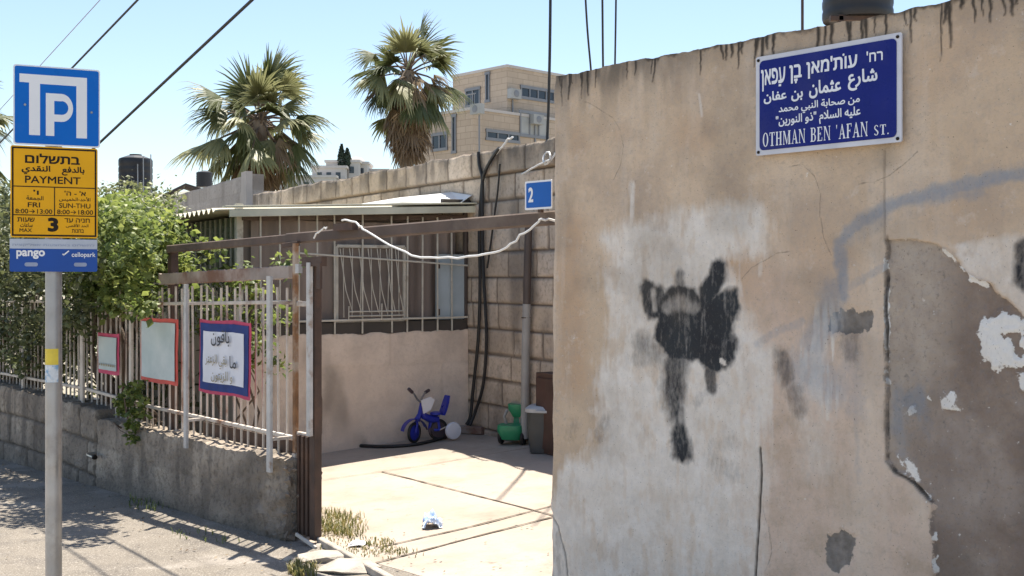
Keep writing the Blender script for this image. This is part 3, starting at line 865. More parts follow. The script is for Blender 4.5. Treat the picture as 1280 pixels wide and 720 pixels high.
for side, px, py in (('r', 668, 150), ('l', 600, 137), ('r', 640, 118)):
    d__, n__ = tower.face(side) if py < 130 else low.face(side); c__ = hit(px, py, (tower if py < 130 else low).c, n__)
    b = MB(); b.obox(c__ + n__ * .22, d__ * .45, n__ * .2, UP * .3, .03); ac = b.build('air_conditioner', 'panel_lightgrey', apt)
    b = MB(); b.lathe(c__ + n__ * .421, n__, [(.22, 0), (.22, .015), (.05, .02)], 16); b.build('fan_grille', 'alu', ac)
    b = MB(); b.tube([c__ + n__ * .06 - UP * .3, c__ + n__ * .06 - UP * 3.0], .05, 6); b.build('drain_pipe', 'alu', apt)

# ---- far hill with pale houses and cypresses
xs = np.linspace(-330, 260, 120); ys = np.linspace(120, 420, 60); U, V = np.meshgrid(xs, ys)
Zh = -2 + 25 * np.exp(-((U + 48) / 110) ** 2) * np.exp(-((V - 270) / 75) ** 2) + 2.5 * (fbm(U / 25, V / 25, 4) - 0.5)
surface('hill', U, V, Zh, 'hill', None, None, None, kind='structure')


def hillz(x, y): return -2 + 25 * math.exp(-((x + 48) / 110) ** 2) * math.exp(-((y - 270) / 75) ** 2)


k = 0
hs = [(383, 222, 12, 'broad pale stone house on far hill, left end of the row'), (411, 210, 7, 'pale far house with rows of small windows, left of the cypresses'),
      (428, 203, 7, 'narrow pale far house directly beneath the cypresses'), (442, 205, 6, 'far pale house with rounded top, right of the cypresses'), (462, 214, 8, 'low pale far house at the right end of the hill row')]
for px, py, w, lab in hs:
    top = at(px, py, 232 + 3 * k); k += 1
    h0 = hillz(top.x, top.y) - 4
    t_ = thing('hill_house', (top.x, top.y, h0), lab, 'house', 'houses on the far hill')
    b = MB(); b.box(top.x - w / 2, top.x + w / 2, top.y, top.y + 8, h0, top.z)
    b.build('wall', 'far_stone', t_)
    b = MB(); b.box(top.x - w / 2 - 0.3, top.x + w / 2 + 0.3, top.y - 0.3, top.y + 8.3, top.z, top.z + 0.5); b.build('roof', 'far_stone', t_)
    for i in range(3):
        for r_ in range(2):
            b = MB(); cx = top.x + (i - 1) * w * 0.28; cz = top.z - 1.6 - 3.0 * r_
            b.box(cx - 0.5, cx + 0.5, top.y - 0.06, top.y + 0.05, cz - 0.7, cz + 0.7); b.build('window', 'window_glass', t_)
d_ = MB(); dm = at(443, 206, 241); d_.lathe((dm.x, dm.y + 3, dm.z), (0, 0, 1), [(2.2, 0), (2.1, 0.5), (1.8, 1.2), (1.1, 1.8), (0.1, 2.0)], 16)
d_.build('dome', 'far_stone', bpy.data.objects['hill_house.003'], True)
for px, yt, yb, w, lab in ((427, 181, 204, 0.62, 'taller of two dark cypresses on the far hill'), (434, 186, 204, 0.6, 'shorter of two dark cypresses on the far hill')):
    tp, bt = at(px, yt, 238), at(px, yb, 238)
    t_ = thing('cypress_tree', (bt.x, bt.y, hillz(bt.x, bt.y)), lab, 'tree', 'cypresses on the far hill')
    b = MB(); r2 = random.Random(int(px))
    for i in range(900):
        h = r2.random(); rr = w * (0.25 + 1.15 * math.sin(math.pi * min(1, h * 0.9 + 0.1)) ** 0.7) * (1 - 0.75 * h ** 3) * r2.random() ** 0.4
        an = r2.random() * 6.283; p = Vector((bt.x + rr * math.cos(an), bt.y + rr * math.sin(an), bt.z - 1 + (tp.z - bt.z + 1) * h))
        s1 = Vector((r2.uniform(-1, 1), r2.uniform(-1, 1), r2.uniform(-.3, 1))) * 0.3; s2 = Vector((r2.uniform(-1, 1), r2.uniform(-1, 1), 1)) * 0.3
        b.add([p - s1, p + s1, p + s2], [(0, 1, 2)])
    b.build('crown', 'cypress', t_)
    b = MB(); b.tube([(bt.x, bt.y, hillz(bt.x, bt.y) - 0.5), (bt.x, bt.y, bt.z)], [0.3, 0.2], 8); b.build('trunk', 'bark', t_)

# ================================================================= PALMS
def palm(px, py, Y, r, seed, label, nlive=46, ndead=46, lean=0.0, skirt=1.0, up=1.0):
    r2 = random.Random(seed)
    top = at(px, py, Y); base = Vector((top.x + lean, top.y, -0.9))
    root = thing('fan_palm', base, label, 'palm tree', 'fan palms behind the houses')
    b = MB(); n = 14
    b.tube([base.lerp(top, i / n) for i in range(n + 1)], [0.30 - 0.10 * min(1, i / 5) + 0.015 * (i % 2) for i in range(n + 1)], 12); b.build('trunk', 'palm_trunk', root, True)

    def fan(b, el, az, pet, bl, tone, droop, fold, nseg=34, spread=88, stalks=None, low=0.0):
        d = Vector((math.cos(az) * math.cos(el), math.sin(az) * math.cos(el), math.sin(el)))
        side = Vector((-math.sin(az), math.cos(az), 0)); nrm = side.cross(d).normalized()
        if nrm.z < 0: nrm = -nrm
        p0 = top + Vector((0, 0, r2.uniform(-.25, .15) - low))
        sag = droop * 0.35
        hub = p0 + d * pet - UP * sag * pet * 0.35
        if stalks is not None: stalks.tube([p0, p0 + d * pet * 0.5 - UP * sag * pet * 0.08, hub], [0.035, 0.026, 0.018], 5)
        d = (d - UP * sag * 0.6).normalized(); nrm = side.cross(d).normalized()
        roll = r2.uniform(-.5, .5); s2 = side * math.cos(roll) + nrm * math.sin(roll); n2 = d.cross(s2).normalized()
        for i in range(nseg):
            a = R(-spread + 2 * spread * i / (nseg - 1)); ln = bl * (0.72 + 0.28 * math.cos(a * 0.8)) * r2.uniform(0.70, 1.08)
            v = d * math.cos(a) + s2 * math.sin(a) + n2 * (-fold * abs(math.sin(a)) * 0.5 + 0.12 * math.cos(a))
            v.normalize(); wv = v.cross(n2).normalized(); wid = bl * 0.034
            if ln <= 0: continue
            pts = []; q = hub.copy(); vv = v.copy(); m = 4
            for s in range(m + 1):
                pts.append(q.copy()); q = q + vv * ln / m
                vv = (vv - UP * droop * (0.05 + 0.62 * (s / m) ** 1.7) + Vector((r2.uniform(-1, 1), r2.uniform(-1, 1), r2.uniform(-1, 1))) * 0.05).normalized()
            ws = [0.25, 0.9, 1.0, 0.62, 0.06]; L = []; rid = n2 * wid * 0.55
            for s, q in enumerate(pts): L += [q - wv * wid * ws[s], q + rid * ws[s], q + wv * wid * ws[s]]
            fs = []
            for s in range(m): fs += [(3 * s, 3 * s + 1, 3 * s + 4, 3 * s + 3), (3 * s + 1, 3 * s + 2, 3 * s + 5, 3 * s + 4)]
            tn = min(1, max(0, tone + r2.uniform(-.12, .12))); b.add(L, fs, tn)

    live = MB(); st = MB(); ga = 2.39996
    for i in range(nlive):
        f = i / (nlive - 1)
        el = R(78 - 122 * f ** 0.85)
        if r2.random() < .12: continue
        fan(live, el + r2.uniform(-.32, .32), i * ga + r2.uniform(-.6, .6), r * r2.uniform(0.28, 0.68), r * r2.uniform(0.40, 0.62),
            0.55 + 0.2 * (1 - f) + r2.uniform(-.3, .4), 0.8 + 1.1 * f + r2.uniform(-.3, .7), 0.6 + 1.2 * r2.random(), spread=r2.uniform(62, 92), stalks=st)
    live.build('crown', 'frond', root)
    st.build('leaf_stalks', 'frond_dead', root, True) if False else st.build('leaf_stalks', MT['bark'], root, True)
    dead = MB()
    for i in range(int(nlive * .3 * (skirt - .95) / .35)):          # browned fronds still hanging among the green ones
        fan(dead, R(r2.uniform(-60, 15)), r2.uniform(0, 6.28), r * r2.uniform(.3, .5), r * r2.uniform(.3, .5), .5 + .5 * r2.random(), 1.9, 1.6, 14, 45)
    for i in range(22):
        fan(dead, R(r2.uniform(-70, -40)), i * ga, r * .12, r * r2.uniform(.16, .26), .3 + .4 * r2.random(), 1.2, 1.2, 10, 50, None, r2.uniform(-.1, .55))
    for i in range(ndead):
        f = i / ndead
        fan(dead, R(-62 - 22 * f) + r2.uniform(-.1, .1), i * ga, r * r2.uniform(0.20, 0.42) * skirt, r * r2.uniform(0.34, 0.5), 0.25 + 0.6 * r2.random(), 1.5, 1.3, 14, 62, None, f * r * .42 * skirt - .12)
    dead.build('dead_frond_skirt', 'frond_dead', root)
    return root


palm(325, 150, 33, 2.35, 3, 'shorter bushier fan palm with hanging green fronds, above the pale block parapet', 52, 30, 0.1, 1.05)
palm(510, 89, 33.5, 2.15, 9, 'taller fan palm with brown skirt of dead fronds, left of the apartment block', 40, 110, -0.1, 1.3)
palm(-64, 150, 24, 1.75, 15, 'fan palm at left picture edge beside the parking sign, only frond tips showing', 40, 30, 0.0, 1.0)

# ================================================================= SHRUBS
def foliage(b, r2, clumps, size, per, tone0=0.5, flat=0.5):
    for c, rad, n in clumps:
        c = Vector(c); ct = tone0 + r2.uniform(-.16, .16)
        for _ in range(int(n * per)):
            v = Vector((r2.gauss(0, 1), r2.gauss(0, 1), r2.gauss(0, 1))).normalized() * (r2.random() ** 0.45)
            p = c + Vector((v.x * rad, v.y * rad, v.z * rad * 0.85)) * (1.0 if r2.random() < .8 else 1.5)
            d = Vector((r2.uniform(-1, 1), r2.uniform(-1, 1), r2.uniform(-1.0, .5))).normalized(); up = Vector((r2.gauss(0, flat), r2.gauss(0, flat), 1))
            s = d.cross(up)
            if s.length < 1e-3: continue
            s.normalize(); nn_ = s.cross(d); L = size * r2.uniform(0.45, 1.25); wd = L * r2.uniform(.36, .48)
            b.add([p, p + d * L * .45 + s * wd - nn_ * L * .06, p + d * L - nn_ * L * .12, p + d * L * .45 - s * wd - nn_ * L * .06, p + d * L * .45 + nn_ * L * .05],
                  [(0, 4, 1), (1, 4, 2), (2, 4, 3), (3, 4, 0)], min(1, max(0, ct + r2.gauss(0, .2) + (.35 if r2.random() < .05 else 0))))


def shrub(name, base, stems, clumps, mat, size, per, seed, label, cat='shrub', group=None, tone=0.5, thick=1.0):
    r2 = random.Random(seed); root = thing(name, base, label, cat, group)
    b = MB()
    for tip in stems:
        base = Vector(base); tip = Vector(tip); mid = base.lerp(tip, 0.5) + Vector((r2.uniform(-.15, .15), r2.uniform(-.15, .15), 0.1))
        o = Vector((r2.uniform(-.08, .08), r2.uniform(-.08, .08), 0))
        b.tube([base + o - UP * 0.05, base.lerp(mid, .5) + o * 2, mid, mid.lerp(tip, .55) + o, tip], [v * thick for v in (0.04, 0.032, 0.024, 0.015, 0.006)], 6)
    b.build('stems', 'bark', root, True)
    b = MB(); foliage(b, r2, clumps, size, per, tone); b.build('foliage', mat, root)
    return root


def cl(px, py, n, rad, cnt):
    p = onF(px, py, n); return (p, rad, cnt)


def cloud(r2, boxes, spacing):
    """clumps filling picture-shaped regions of the hedge: (px0, px1, py0, py1, n0, n1, rad, count)"""
    out = []
    for x0, x1, y0, y1, n0, n1, rad, cnt, num in boxes:
        for _ in range(num): out.append(cl(r2.uniform(x0, x1), r2.uniform(y0, y1), r2.uniform(n0, n1), rad * r2.uniform(.7, 1.25), cnt))
    return out


r3 = random.Random(21)
c1 = cloud(r3, [(118, 205, 256, 345, -0.75, -0.1, .17, 60, 56), (112, 190, 330, 386, -0.35, 0.24, .14, 50, 34), (100, 190, 262, 330, -0.1, 0.42, .16, 44, 42), (195, 232, 285, 340, -0.8, -0.3, .12, 40, 16),
                (168, 215, 268, 300, -0.9, -0.3, .13, 45, 16), (100, 150, 330, 392, -0.2, 0.1, .12, 55, 14)], 0)
base = F(tpx(150, -0.45), -0.45, gz(*F(tpx(150), -.45, 0).xy))
shrub('climbing_shrub', base, [c[0] for c in c1[0:56:6]], c1, 'leaf', 0.062, 1.35, 31, 'bright green leafy shrub spilling over the fence right of the parking sign', tone=0.62)
c2 = cloud(r3, [(-90, 125, 238, 345, -1.3, -0.2, .24, 75, 100), (-90, 115, 320, 405, -0.4, 0.34, .18, 60, 80), (-90, 112, 240, 330, -0.1, 0.5, .2, 50, 60), (-80, 62, 395, 452, -0.3, 0.14, .15, 55, 40), (40, 110, 392, 440, -0.5, -0.12, .14, 50, 24), (-60, 110, 395, 470, -0.9, -0.28, .2, 60, 50)], 0)
base = F(tpx(40, -0.6), -0.6, gz(*F(tpx(40), -.6, 0).xy))
shrub('hedge_shrub', base, [c[0] for c in c2[0:100:8]], c2, 'leaf_dull', 0.058, 1.35, 32, 'dense olive green shrub behind the fence, left of and behind the parking sign', tone=0.42)
c3 = [(at(r3.uniform(118, 212), r3.uniform(240, 300) , 12.5 + r3.uniform(-.8, .8)), .26 * r3.uniform(.6, 1.2), 55) for _ in range(50)]
c3 = [c for c in c3 if c[0].z < 1.6 + (345 - 238 - abs(c[0].x / c[0].y * 1400 + 640 - 160) * 0.12) / 1400 * 12.5]
shrub('feathery_shrub', at(165, 520, 12.6), [c[0] for c in c3[::6]], c3, 'leaf_dull', 0.055, 1.5, 33, 'tall loose grey green shrub below the far black water tank', tone=0.6)
c4 = cloud(r3, [(150, 180, 478, 530, 0.04, 0.13, .05, 26, 16), (158, 172, 520, 548, 0.1, 0.14, .04, 20, 6)], 0)
shrub('wall_plant', F(tpx(163), -0.06, 0.42), [c[0] for c in c4[::4]], c4, 'leaf', 0.05, 1.0, 34, 'small leafy plant growing through the fence over the low wall', 'plant', tone=0.5, thick=.22)
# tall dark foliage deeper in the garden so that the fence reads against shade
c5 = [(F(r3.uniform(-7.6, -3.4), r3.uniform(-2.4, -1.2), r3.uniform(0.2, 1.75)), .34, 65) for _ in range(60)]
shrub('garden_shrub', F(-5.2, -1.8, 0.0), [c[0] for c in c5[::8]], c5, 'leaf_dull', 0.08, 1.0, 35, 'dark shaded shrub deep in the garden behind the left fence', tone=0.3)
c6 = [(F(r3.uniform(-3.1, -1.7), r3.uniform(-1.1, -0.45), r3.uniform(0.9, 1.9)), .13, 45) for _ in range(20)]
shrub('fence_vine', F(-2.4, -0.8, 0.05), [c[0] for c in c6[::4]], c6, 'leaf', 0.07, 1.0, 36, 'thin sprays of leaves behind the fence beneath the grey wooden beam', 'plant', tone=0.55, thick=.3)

# ================================================================= LOW WALL, FENCE, GATE
def ztop(t):
    return np.where(t > -3.07, 0.476 + 0.0115 * t, 0.525 - 0.008 * (t + 3.07))


us = np.linspace(-11.0, -0.15, 620); vs = np.linspace(-0.5, 1.0, 70); U, V = np.meshgrid(us, vs)
zt = ztop(U) + 0.012 + 0.02 * (fbm(U * 3, U * 0, 2) - .5) + 0.05 * (fbm(U * 11, U * 0 + 5, 6, 4, .65) - .5); zb = -0.7
Z = zb + (zt - zb) * (V + 0.5) / 1.5
jn, blk, d = courses(U, Z - 0.04 * np.sin(U), 0.62, 0.27, 91, 0.012)
near = sstep(-3.1, -3.0, U)
jn = jn * (1 - 0.85 * near)                                              # the near stretch is roughcast, the far one coursed
rubb = sstep(-0.55, -0.3, U + 0.12 * (fbm(U * 4, Z * 6, 3) - .5))
disp = -0.016 * jn + 0.03 * (fbm(U * 5, Z * 5, 61, 5, .6) - .5) + 0.025 * (fbm(U * 14, Z * 14, 64, 4, .7) - .5) + 0.08 * rubb * (fbm(U * 16, Z * 16, 66, 4, .65) - .5) - 0.05 * sstep(-0.20, -0.135, U) * fbm(U * 0, Z * 12, 12)
crack = sstep(0.03, 0.008, np.abs(U + 3.06 + 0.05 * (fbm(Z * 6, Z * 0, 44) - .5))); disp = disp - 0.04 * crack
disp = disp - 0.02 * sstep(0.05, 0.0, zt - Z) * fbm(U * 9, U * 0, 4)
dirt = np.maximum(0.55 * sstep(0.50, 0.78, fbm(U * 1.6, Z * 2.2, 51, 5)), 0.5 * sstep(0.24, 0.0, Z - 0.026 * U + .12 * (fbm(U * 4, Z * 3, 8) - .5)))
dirt = np.maximum(dirt, 0.55 * sstep(.5, .7, fbm(U * 7, Z * 1.0, 58, 4))); dirt = np.maximum(dirt, 0.85 * crack); dirt = np.maximum(dirt, 0.5 * sstep(0.52, 0.72, fbm(U * 9, Z * 1.2, 57)) * sstep(0.3, 0.0, zt - Z))
lw = thing('low_wall', F(-5, 0, -0.1), 'low rough stained concrete and stone wall carrying the fence along the pavement', 'wall')
disp = disp + 0.08
surface('wall_face', F0.x + T.x * U + N.x * disp, F0.y + T.y * U + N.y * disp, Z, 'low_wall', dict(joint=jn, blk=np.clip(blk * .6 + .5 * (fbm(U * 3, Z * 4, 5) - .25) + 0.0 * near, 0, 1), dirt=dirt), lw, (-N.x * 0.23, -N.y * 0.23, 0))
# rough end lumps
b = MB(); r2 = random.Random(5)
for i in range(26):
    p = F(-0.145 + r2.uniform(-.02, .015), r2.uniform(-.08, .07), r2.uniform(0.0, 0.44)); s_ = r2.uniform(.015, .04)
    vs_ = [p + Vector((r2.gauss(0, 1), r2.gauss(0, 1), r2.gauss(0, 1))).normalized() * s_ * r2.uniform(.7, 1.2) for _ in range(9)]
    import bmesh
    bm = bmesh.new(); [bm.verts.new(v) for v in vs_]; bmesh.ops.convex_hull(bm, input=bm.verts); bm.verts.index_update()
    b.add([v.co.copy() for v in bm.verts], [tuple(v.index for v in f.verts) for f in bm.faces]); bm.free()
b.build('broken_end', 'old_mortar', lw)

fence = thing('garden_fence', F(-4, -0.05, 0.3), 'faded white iron railing fence of thin bars on the low wall, beside the open gate', 'fence')
NV = Vector((N.x, N.y, 0)); TV = Vector((T.x, T.y, 0))


def zl(t): return float(np.interp(t, [-11, -5.6, -3.6, -2.36, -0.45, 0.1], [.60, .645, .655, .615, .604, .60]))
def zu(t): return float(np.interp(t, [-11, -5.6, -2.25, -0.45, 0.1], [1.34, 1.36, 1.39, 1.434, 1.44]))


for fn in (zu, zl):
    b = MB(); tt = [-11, -8, -5.6, -3.6, -2.3, -0.45, -0.16]
    for t0, t1 in zip(tt[:-1], tt[1:]): b.bar(F(t0, -0.045, fn(t0)), F(t1, -0.045, fn(t1)), 0.024, 0.024, UP)
    b.build('rail', 'fence_paint', fence)
b = MB(); r2 = random.Random(8); t = -10.9
while t < -0.2:
    j = r2.uniform(-.008, .008); hi = zu(t) + r2.uniform(0.09, 0.13) if t > -3.4 else zu(t) + 0.06
    b.bar(F(t + j, -0.072, float(ztop(np.array(t))) - 0.02), F(t + j * 2 + r2.uniform(-.006, .006), -0.072 + r2.uniform(-.01, .01), hi), 0.0125, 0.0125, TV); t += 0.0985
b.build('bars', 'fence_paint', fence)
for px, w, z0_, z1_, nn_ in ((103, .075, 0.5, 1.42, -0.02), (164, .05, 0.44, 1.40, -0.005), (232.5, .045, 560, 355, 0.105), (337, .056, 590, 345, 0.105), (-60, .07, .5, 1.42, -.02), (29, .05, .5, 1.4, -.01)):
    t = tpx(px, nn_)
    if z0_ > 100: z0_, z1_ = onF(px, z0_, nn_).z, onF(px, z1_, nn_).z
    b = MB(); b.obox(F(t, nn_, (z0_ + z1_) / 2), TV * w * .4, NV * .012, UP * (z1_ - z0_) / 2, 0.004)
    b.build('post', 'white_paint' if px > 200 else 'fence_paint', fence)
    if px > 200:
        for z in (zu(t), zl(t)): b = MB(); b.obox(F(t, 0.031, z), TV * .010, NV * .062, UP * .009); b.build('bracket', 'fence_paint', fence)
b = MB(); b.obox(F(-.85, -.098, .525), TV * .70, NV * .004, UP * .045); b.build('base_board', 'rust_brown', fence)
# weathered wooden beam above the fence and its little posts
p0, p1 = onF(203, 349, -.06), onF(366, 340, -.06)
tb = thing('wooden_beam', p0, 'weathered grey wooden beam lying above the fence, with peeling paint', 'beam')
n_ = 90; us = np.linspace(0, 1, n_); b = MB()
rings = []
for i in range(n_):
    c = p0.lerp(p1, float(us[i])); w = 0.036 + 0.006 * rng.random(); z_ = rng.uniform(-.003, .003)
    rings.append([c + UP * (w + z_) + NV * .03, c + UP * (w + z_) - NV * .03, c - UP * (w - z_) - NV * .03, c - UP * (w - z_) + NV * .03])
b.add([v for g in rings for v in g], [(i * 4 + k, (i + 1) * 4 + k, (i + 1) * 4 + (k + 1) % 4, i * 4 + (k + 1) % 4) for i in range(n_ - 1) for k in range(4)] + [(0, 1, 2, 3), ((n_ - 1) * 4 + 3, (n_ - 1) * 4 + 2, (n_ - 1) * 4 + 1, (n_ - 1) * 4)])
b.build('timber', 'grey_wood', tb)
b = MB(); t = tF(p0) + 0.04; b.obox(F(t, -.125, 1.08), TV * .03, NV * .03, UP * .70, .004); b.build('support_post', 'rust_brown', tb)

# the steel beam over the gateway
bl, br = onF(212, 310, -.1), onF(690, 271, -.1)
gb = thing('gate_beam', F(-0.1, -.1, 1.84), 'long dark brown steel beam spanning the gateway to the graffiti wall', 'beam')
tl, tr_ = tF(bl), 2.14
b = MB()
zb0, zb1 = 1.815, 1.875
b.bar(F(tpx(362, -.1), -.1, 1.835), F(tr_, -.1, 1.875), 0.066, 0.06, UP); b.build('main_beam', 'beam_brown', gb)
b = MB(); b.bar(F(tl, -.1, 1.80), F(tpx(362, -.1) - .002, -.1, 1.835), 0.055, 0.05, UP); b.build('side_beam', 'beam_brown', gb)
b = MB(); b.bar(F(tpx(361, -.1), -.06, 1.79), F(tpx(380, -.1), -.06, 1.80), .03, .02, UP); b.obox(F(tpx(440, -.1), -.055, 1.885), TV * .10, NV * .02, UP * .02); b.build('bracket', 'rust_brown', gb)

gp = thing('gate_post', F(0, 0, 0.0), 'rusty brown steel gate post with a white stile, at the end of the low wall', 'gate post')
gb0 = 0.0
b = MB(); t = tpx(369.5, -.03); b.obox(F(t, -.03, 1.16), TV * .017, NV * .014, UP * .64, .004); b.build('hinge_tube', 'rust_orange', gp)
b = MB(); b.obox(F(t, -.03, 0.30), TV * .018, NV * .018, UP * .215, .003); b.build('tube_foot', 'fence_paint', gp)
b = MB(); t = tpx(387, .02); b.obox(F(t, .02, 1.165), TV * .019, NV * .014, UP * .515, .004); b.build('white_stile', 'white_paint', gp)
b = MB(); t = tpx(394.5, -.03); b.obox(F(t, -.03, .86), TV * .030, NV * .026, UP * .835, .004); b.build('brown_stile', 'rust_brown', gp)
b = MB(); t0, t1 = tpx(373, -.03), tpx(391, -.03)
b.obox(F((t0 + t1) / 2, -.03, .335), TV * (t1 - t0) / 2, NV * .012, UP * .30)
for q in (0.2, 0.5, 0.8): b.obox(F(t0 + (t1 - t0) * q, -.012, .335), TV * .010, NV * .008, UP * .298, .003)
b.build('kick_panel', 'rust_brown', gp)
b = MB(); t0, t1 = tpx(373, .045), tpx(398, .045)
b.obox(F((t0 + t1) / 2, .005, 1.685), TV * (t1 - t0) / 2, NV * .02, UP * .028, .003); b.obox(F(t1 - .022, .025, 1.60), TV * .022, NV * .008, UP * .075, .002); b.build('cap_plate', 'rust_brown', gp)
b = MB(); t0, t1 = tpx(372, -.03), tpx(392, -.03)
for z in (1.43, .635): b = MB(); b.bar(F(t0, -.035, z), F(t1, -.035, z), .03, .024, UP); b.build('cross_rail', 'fence_paint', gp)
b = MB(); b.obox(F(tpx(373.5, .0), .0, 1.645), TV * .02, NV * .015, UP * .028, .003); b.build('latch_box', 'white_paint', gp)
b = MB(); p = F(tpx(398, -.1), -.1, .95); b.tube([p, p + TV * .03 - UP * .1, p + TV * .028 - UP * .3, p - UP * .36], .008, 6); b.build('pull_handle', 'rust_brown', gp, True)
b = MB(); b.bar(F(tpx(374, .02), .04, .05), F(tpx(399, .02), .04, .006), .02, .014, UP); b.build('drop_bolt', 'fence_paint', gp)

# ================================================================= THE GRAFFITI WALL
def wp(px, py): p = onF(px, py); return (tF(p), p.z)
def wps(*a): return [wp(*q) for q in a]


T0, T1 = 2.118, 7.0
us = np.concatenate([np.arange(T0, 4.45, 0.0048), np.linspace(4.46, T1, 160)]); vs = np.linspace(-0.3, 2.512, 585)
U, V = np.meshgrid(us, vs)
warp = 0.018 * (fbm(U * 14, V * 14, 101, 4, .6) - .5) * 2; warp2 = 0.018 * (fbm(U * 14, V * 14, 131, 4, .6) - .5) * 2
Uw, Vw = U + warp, V + warp2
fine = fbm(U * 45, V * 45, 7, 3, .6); mid = fbm(U * 9, V * 9, 17, 4, .6); strk = fbm(U * 60, V * 5, 27, 3, .6); big = fbm(U * 2.2, V * 2.2, 37, 4)
# whitewash
wpoly = wps((758, 300), (790, 282), (835, 270), (880, 262), (945, 262), (962, 290), (955, 322), (905, 328), (918, 380), (935, 428), (962, 445), (955, 520), (952, 580), (946, 740), (692, 740), (694, 640), (712, 585), (752, 560), (752, 470), (762, 380))
dw = poly_d(Uw + .09 * (mid - .5), Vw + .09 * (big - .5), wpoly) + .07 * (strk - .5)
white = sstep(0.06, -0.05, dw - .015) * (0.80 + 0.20 * sstep(.3, .6, mid)) * (.9 + .1 * sstep(.3, .6, strk))
white = np.maximum(white, 0.75 * sstep(.035, .01, seg_d(Uw, Vw, wps((790, 232), (790, 300)))) * sstep(.3, .6, strk))
white = np.maximum(white, 0.72 * sstep(.11, .02, seg_d(Uw, Vw, wps((1030, 400), (1010, 450), (1035, 500)))) * sstep(.42, .62, strk + .2 * mid))
white = np.maximum(white, 0.85 * sstep(.028, .012, seg_d(U, V, wps((1038, 425), (1034, 520)))) * sstep(.45, .62, strk))
white = np.maximum(white, 0.45 * sstep(.16, .0, seg_d(Uw, Vw, wps((1010, 470), (1020, 580)))))
white = np.maximum(white, 0.7 * sstep(.010, .003, seg_d(U, V, wps((874, 118), (878, 145)))))
white = np.maximum(white, 0.5 * sstep(.03, .0, seg_d(Uw, Vw, wps((945, 275), (958, 310), (950, 340)))) * sstep(.4, .6, strk))
white = white * (1 - 0.22 * sstep(.5, .75, fbm(U * 5, V * 3, 201))) * (1 - .3 * sstep(.58, .7, fbm(U * 24, V * 10, 202)))
# black spray
black = np.zeros_like(U)
for pts, r, al, so in [
    ([(889, 462), (889, 484)], 5.5, .8, .6), ([(838, 450), (836, 505)], 12, .45, .9), ([(846, 470), (846, 540)], 7, .6, .7),
    ([(803, 430), (820, 440)], 12, .5, 1.0), ([(795, 447), (812, 446)], 7, .35, 1.0), ([(976, 446), (982, 472)], 9, .6, .8), ([(992, 490), (998, 508)], 9, .5, .9), ([(1062, 420), (1064, 440)], 8, .4, .9),
    ([(850, 345), (852, 358)], 5, .7, .8), ([(1281, 308), (1282, 352)], 8, .9, .5), ([(870, 505), (900, 470)], 4, .22, 1), ([(892, 575), (918, 590)], 9, .2, 1), ([(893, 560), (915, 555)], 7, .18, 1), ([(757, 525), (748, 548)], 6, .3, 1), ([(720, 530), (715, 545)], 7, .18, 1)]:
    q = wps(*pts); rr = r * 1.32 / FPX * 4.35; dd = seg_d(U + warp * .9, V + warp2 * .9, q) + .018 * (fbm(U * 30, V * 12, 401, 3) - .5)
    black = np.maximum(black, al * sstep(rr * (1 + so * .8) + .004, rr * (1 - so * .7), dd + .006 * (fine - .5)))
c2p = lambda *a: wps(*[(740 + x / 2.25, 280 + y / 2.25) for x, y in a])
rag = .022 * (fbm(U * 22, V * 22, 411, 4, .6) - .5) + .014 * (fbm(U * 60, V * 20, 412, 3) - .5)
for pg, al, so in [(c2p((186, 262), (196, 205), (214, 190), (245, 176), (285, 190), (302, 214), (312, 178), (342, 112), (360, 102), (373, 110), (366, 150), (338, 214), (372, 193), (398, 190), (409, 228), (394, 275), (386, 305), (403, 322), (400, 352), (382, 398), (352, 412), (318, 400), (294, 378), (214, 372), (184, 322)), .97, .017),
                   (c2p((138, 178), (152, 160), (170, 170), (178, 182), (196, 178), (206, 205), (200, 262), (160, 266), (148, 240)), .92, .018),
                   (c2p((208, 372), (262, 372), (258, 450), (246, 545), (218, 548), (204, 470)), .82, .03),
                   (c2p((238, 540), (256, 575), (272, 620), (276, 655), (256, 668), (234, 655), (226, 612)), .94, .022)]:
    black = np.maximum(black, al * sstep(so, -so, poly_d(U + warp * .5, V + warp2 * .5, pg) + rag - .012))
eye = c2p((212, 236), (246, 218), (284, 236))
black *= 1 - .42 * sstep(.045, .008, seg_d(U, V, eye) + rag * .6)
black *= 1 - .55 * sstep(.022, .004, seg_d(U, V, c2p((172, 190), (176, 240))) + rag * .5)
black = black * (1 - 0.14 * sstep(.5, .75, strk))
wsp = sstep(.014, .009, seg_d(Uw, Vw, wps((903, 449), (907, 453))) + .012 * (fine - .5)); black *= (1 - wsp); white = np.maximum(white, wsp)
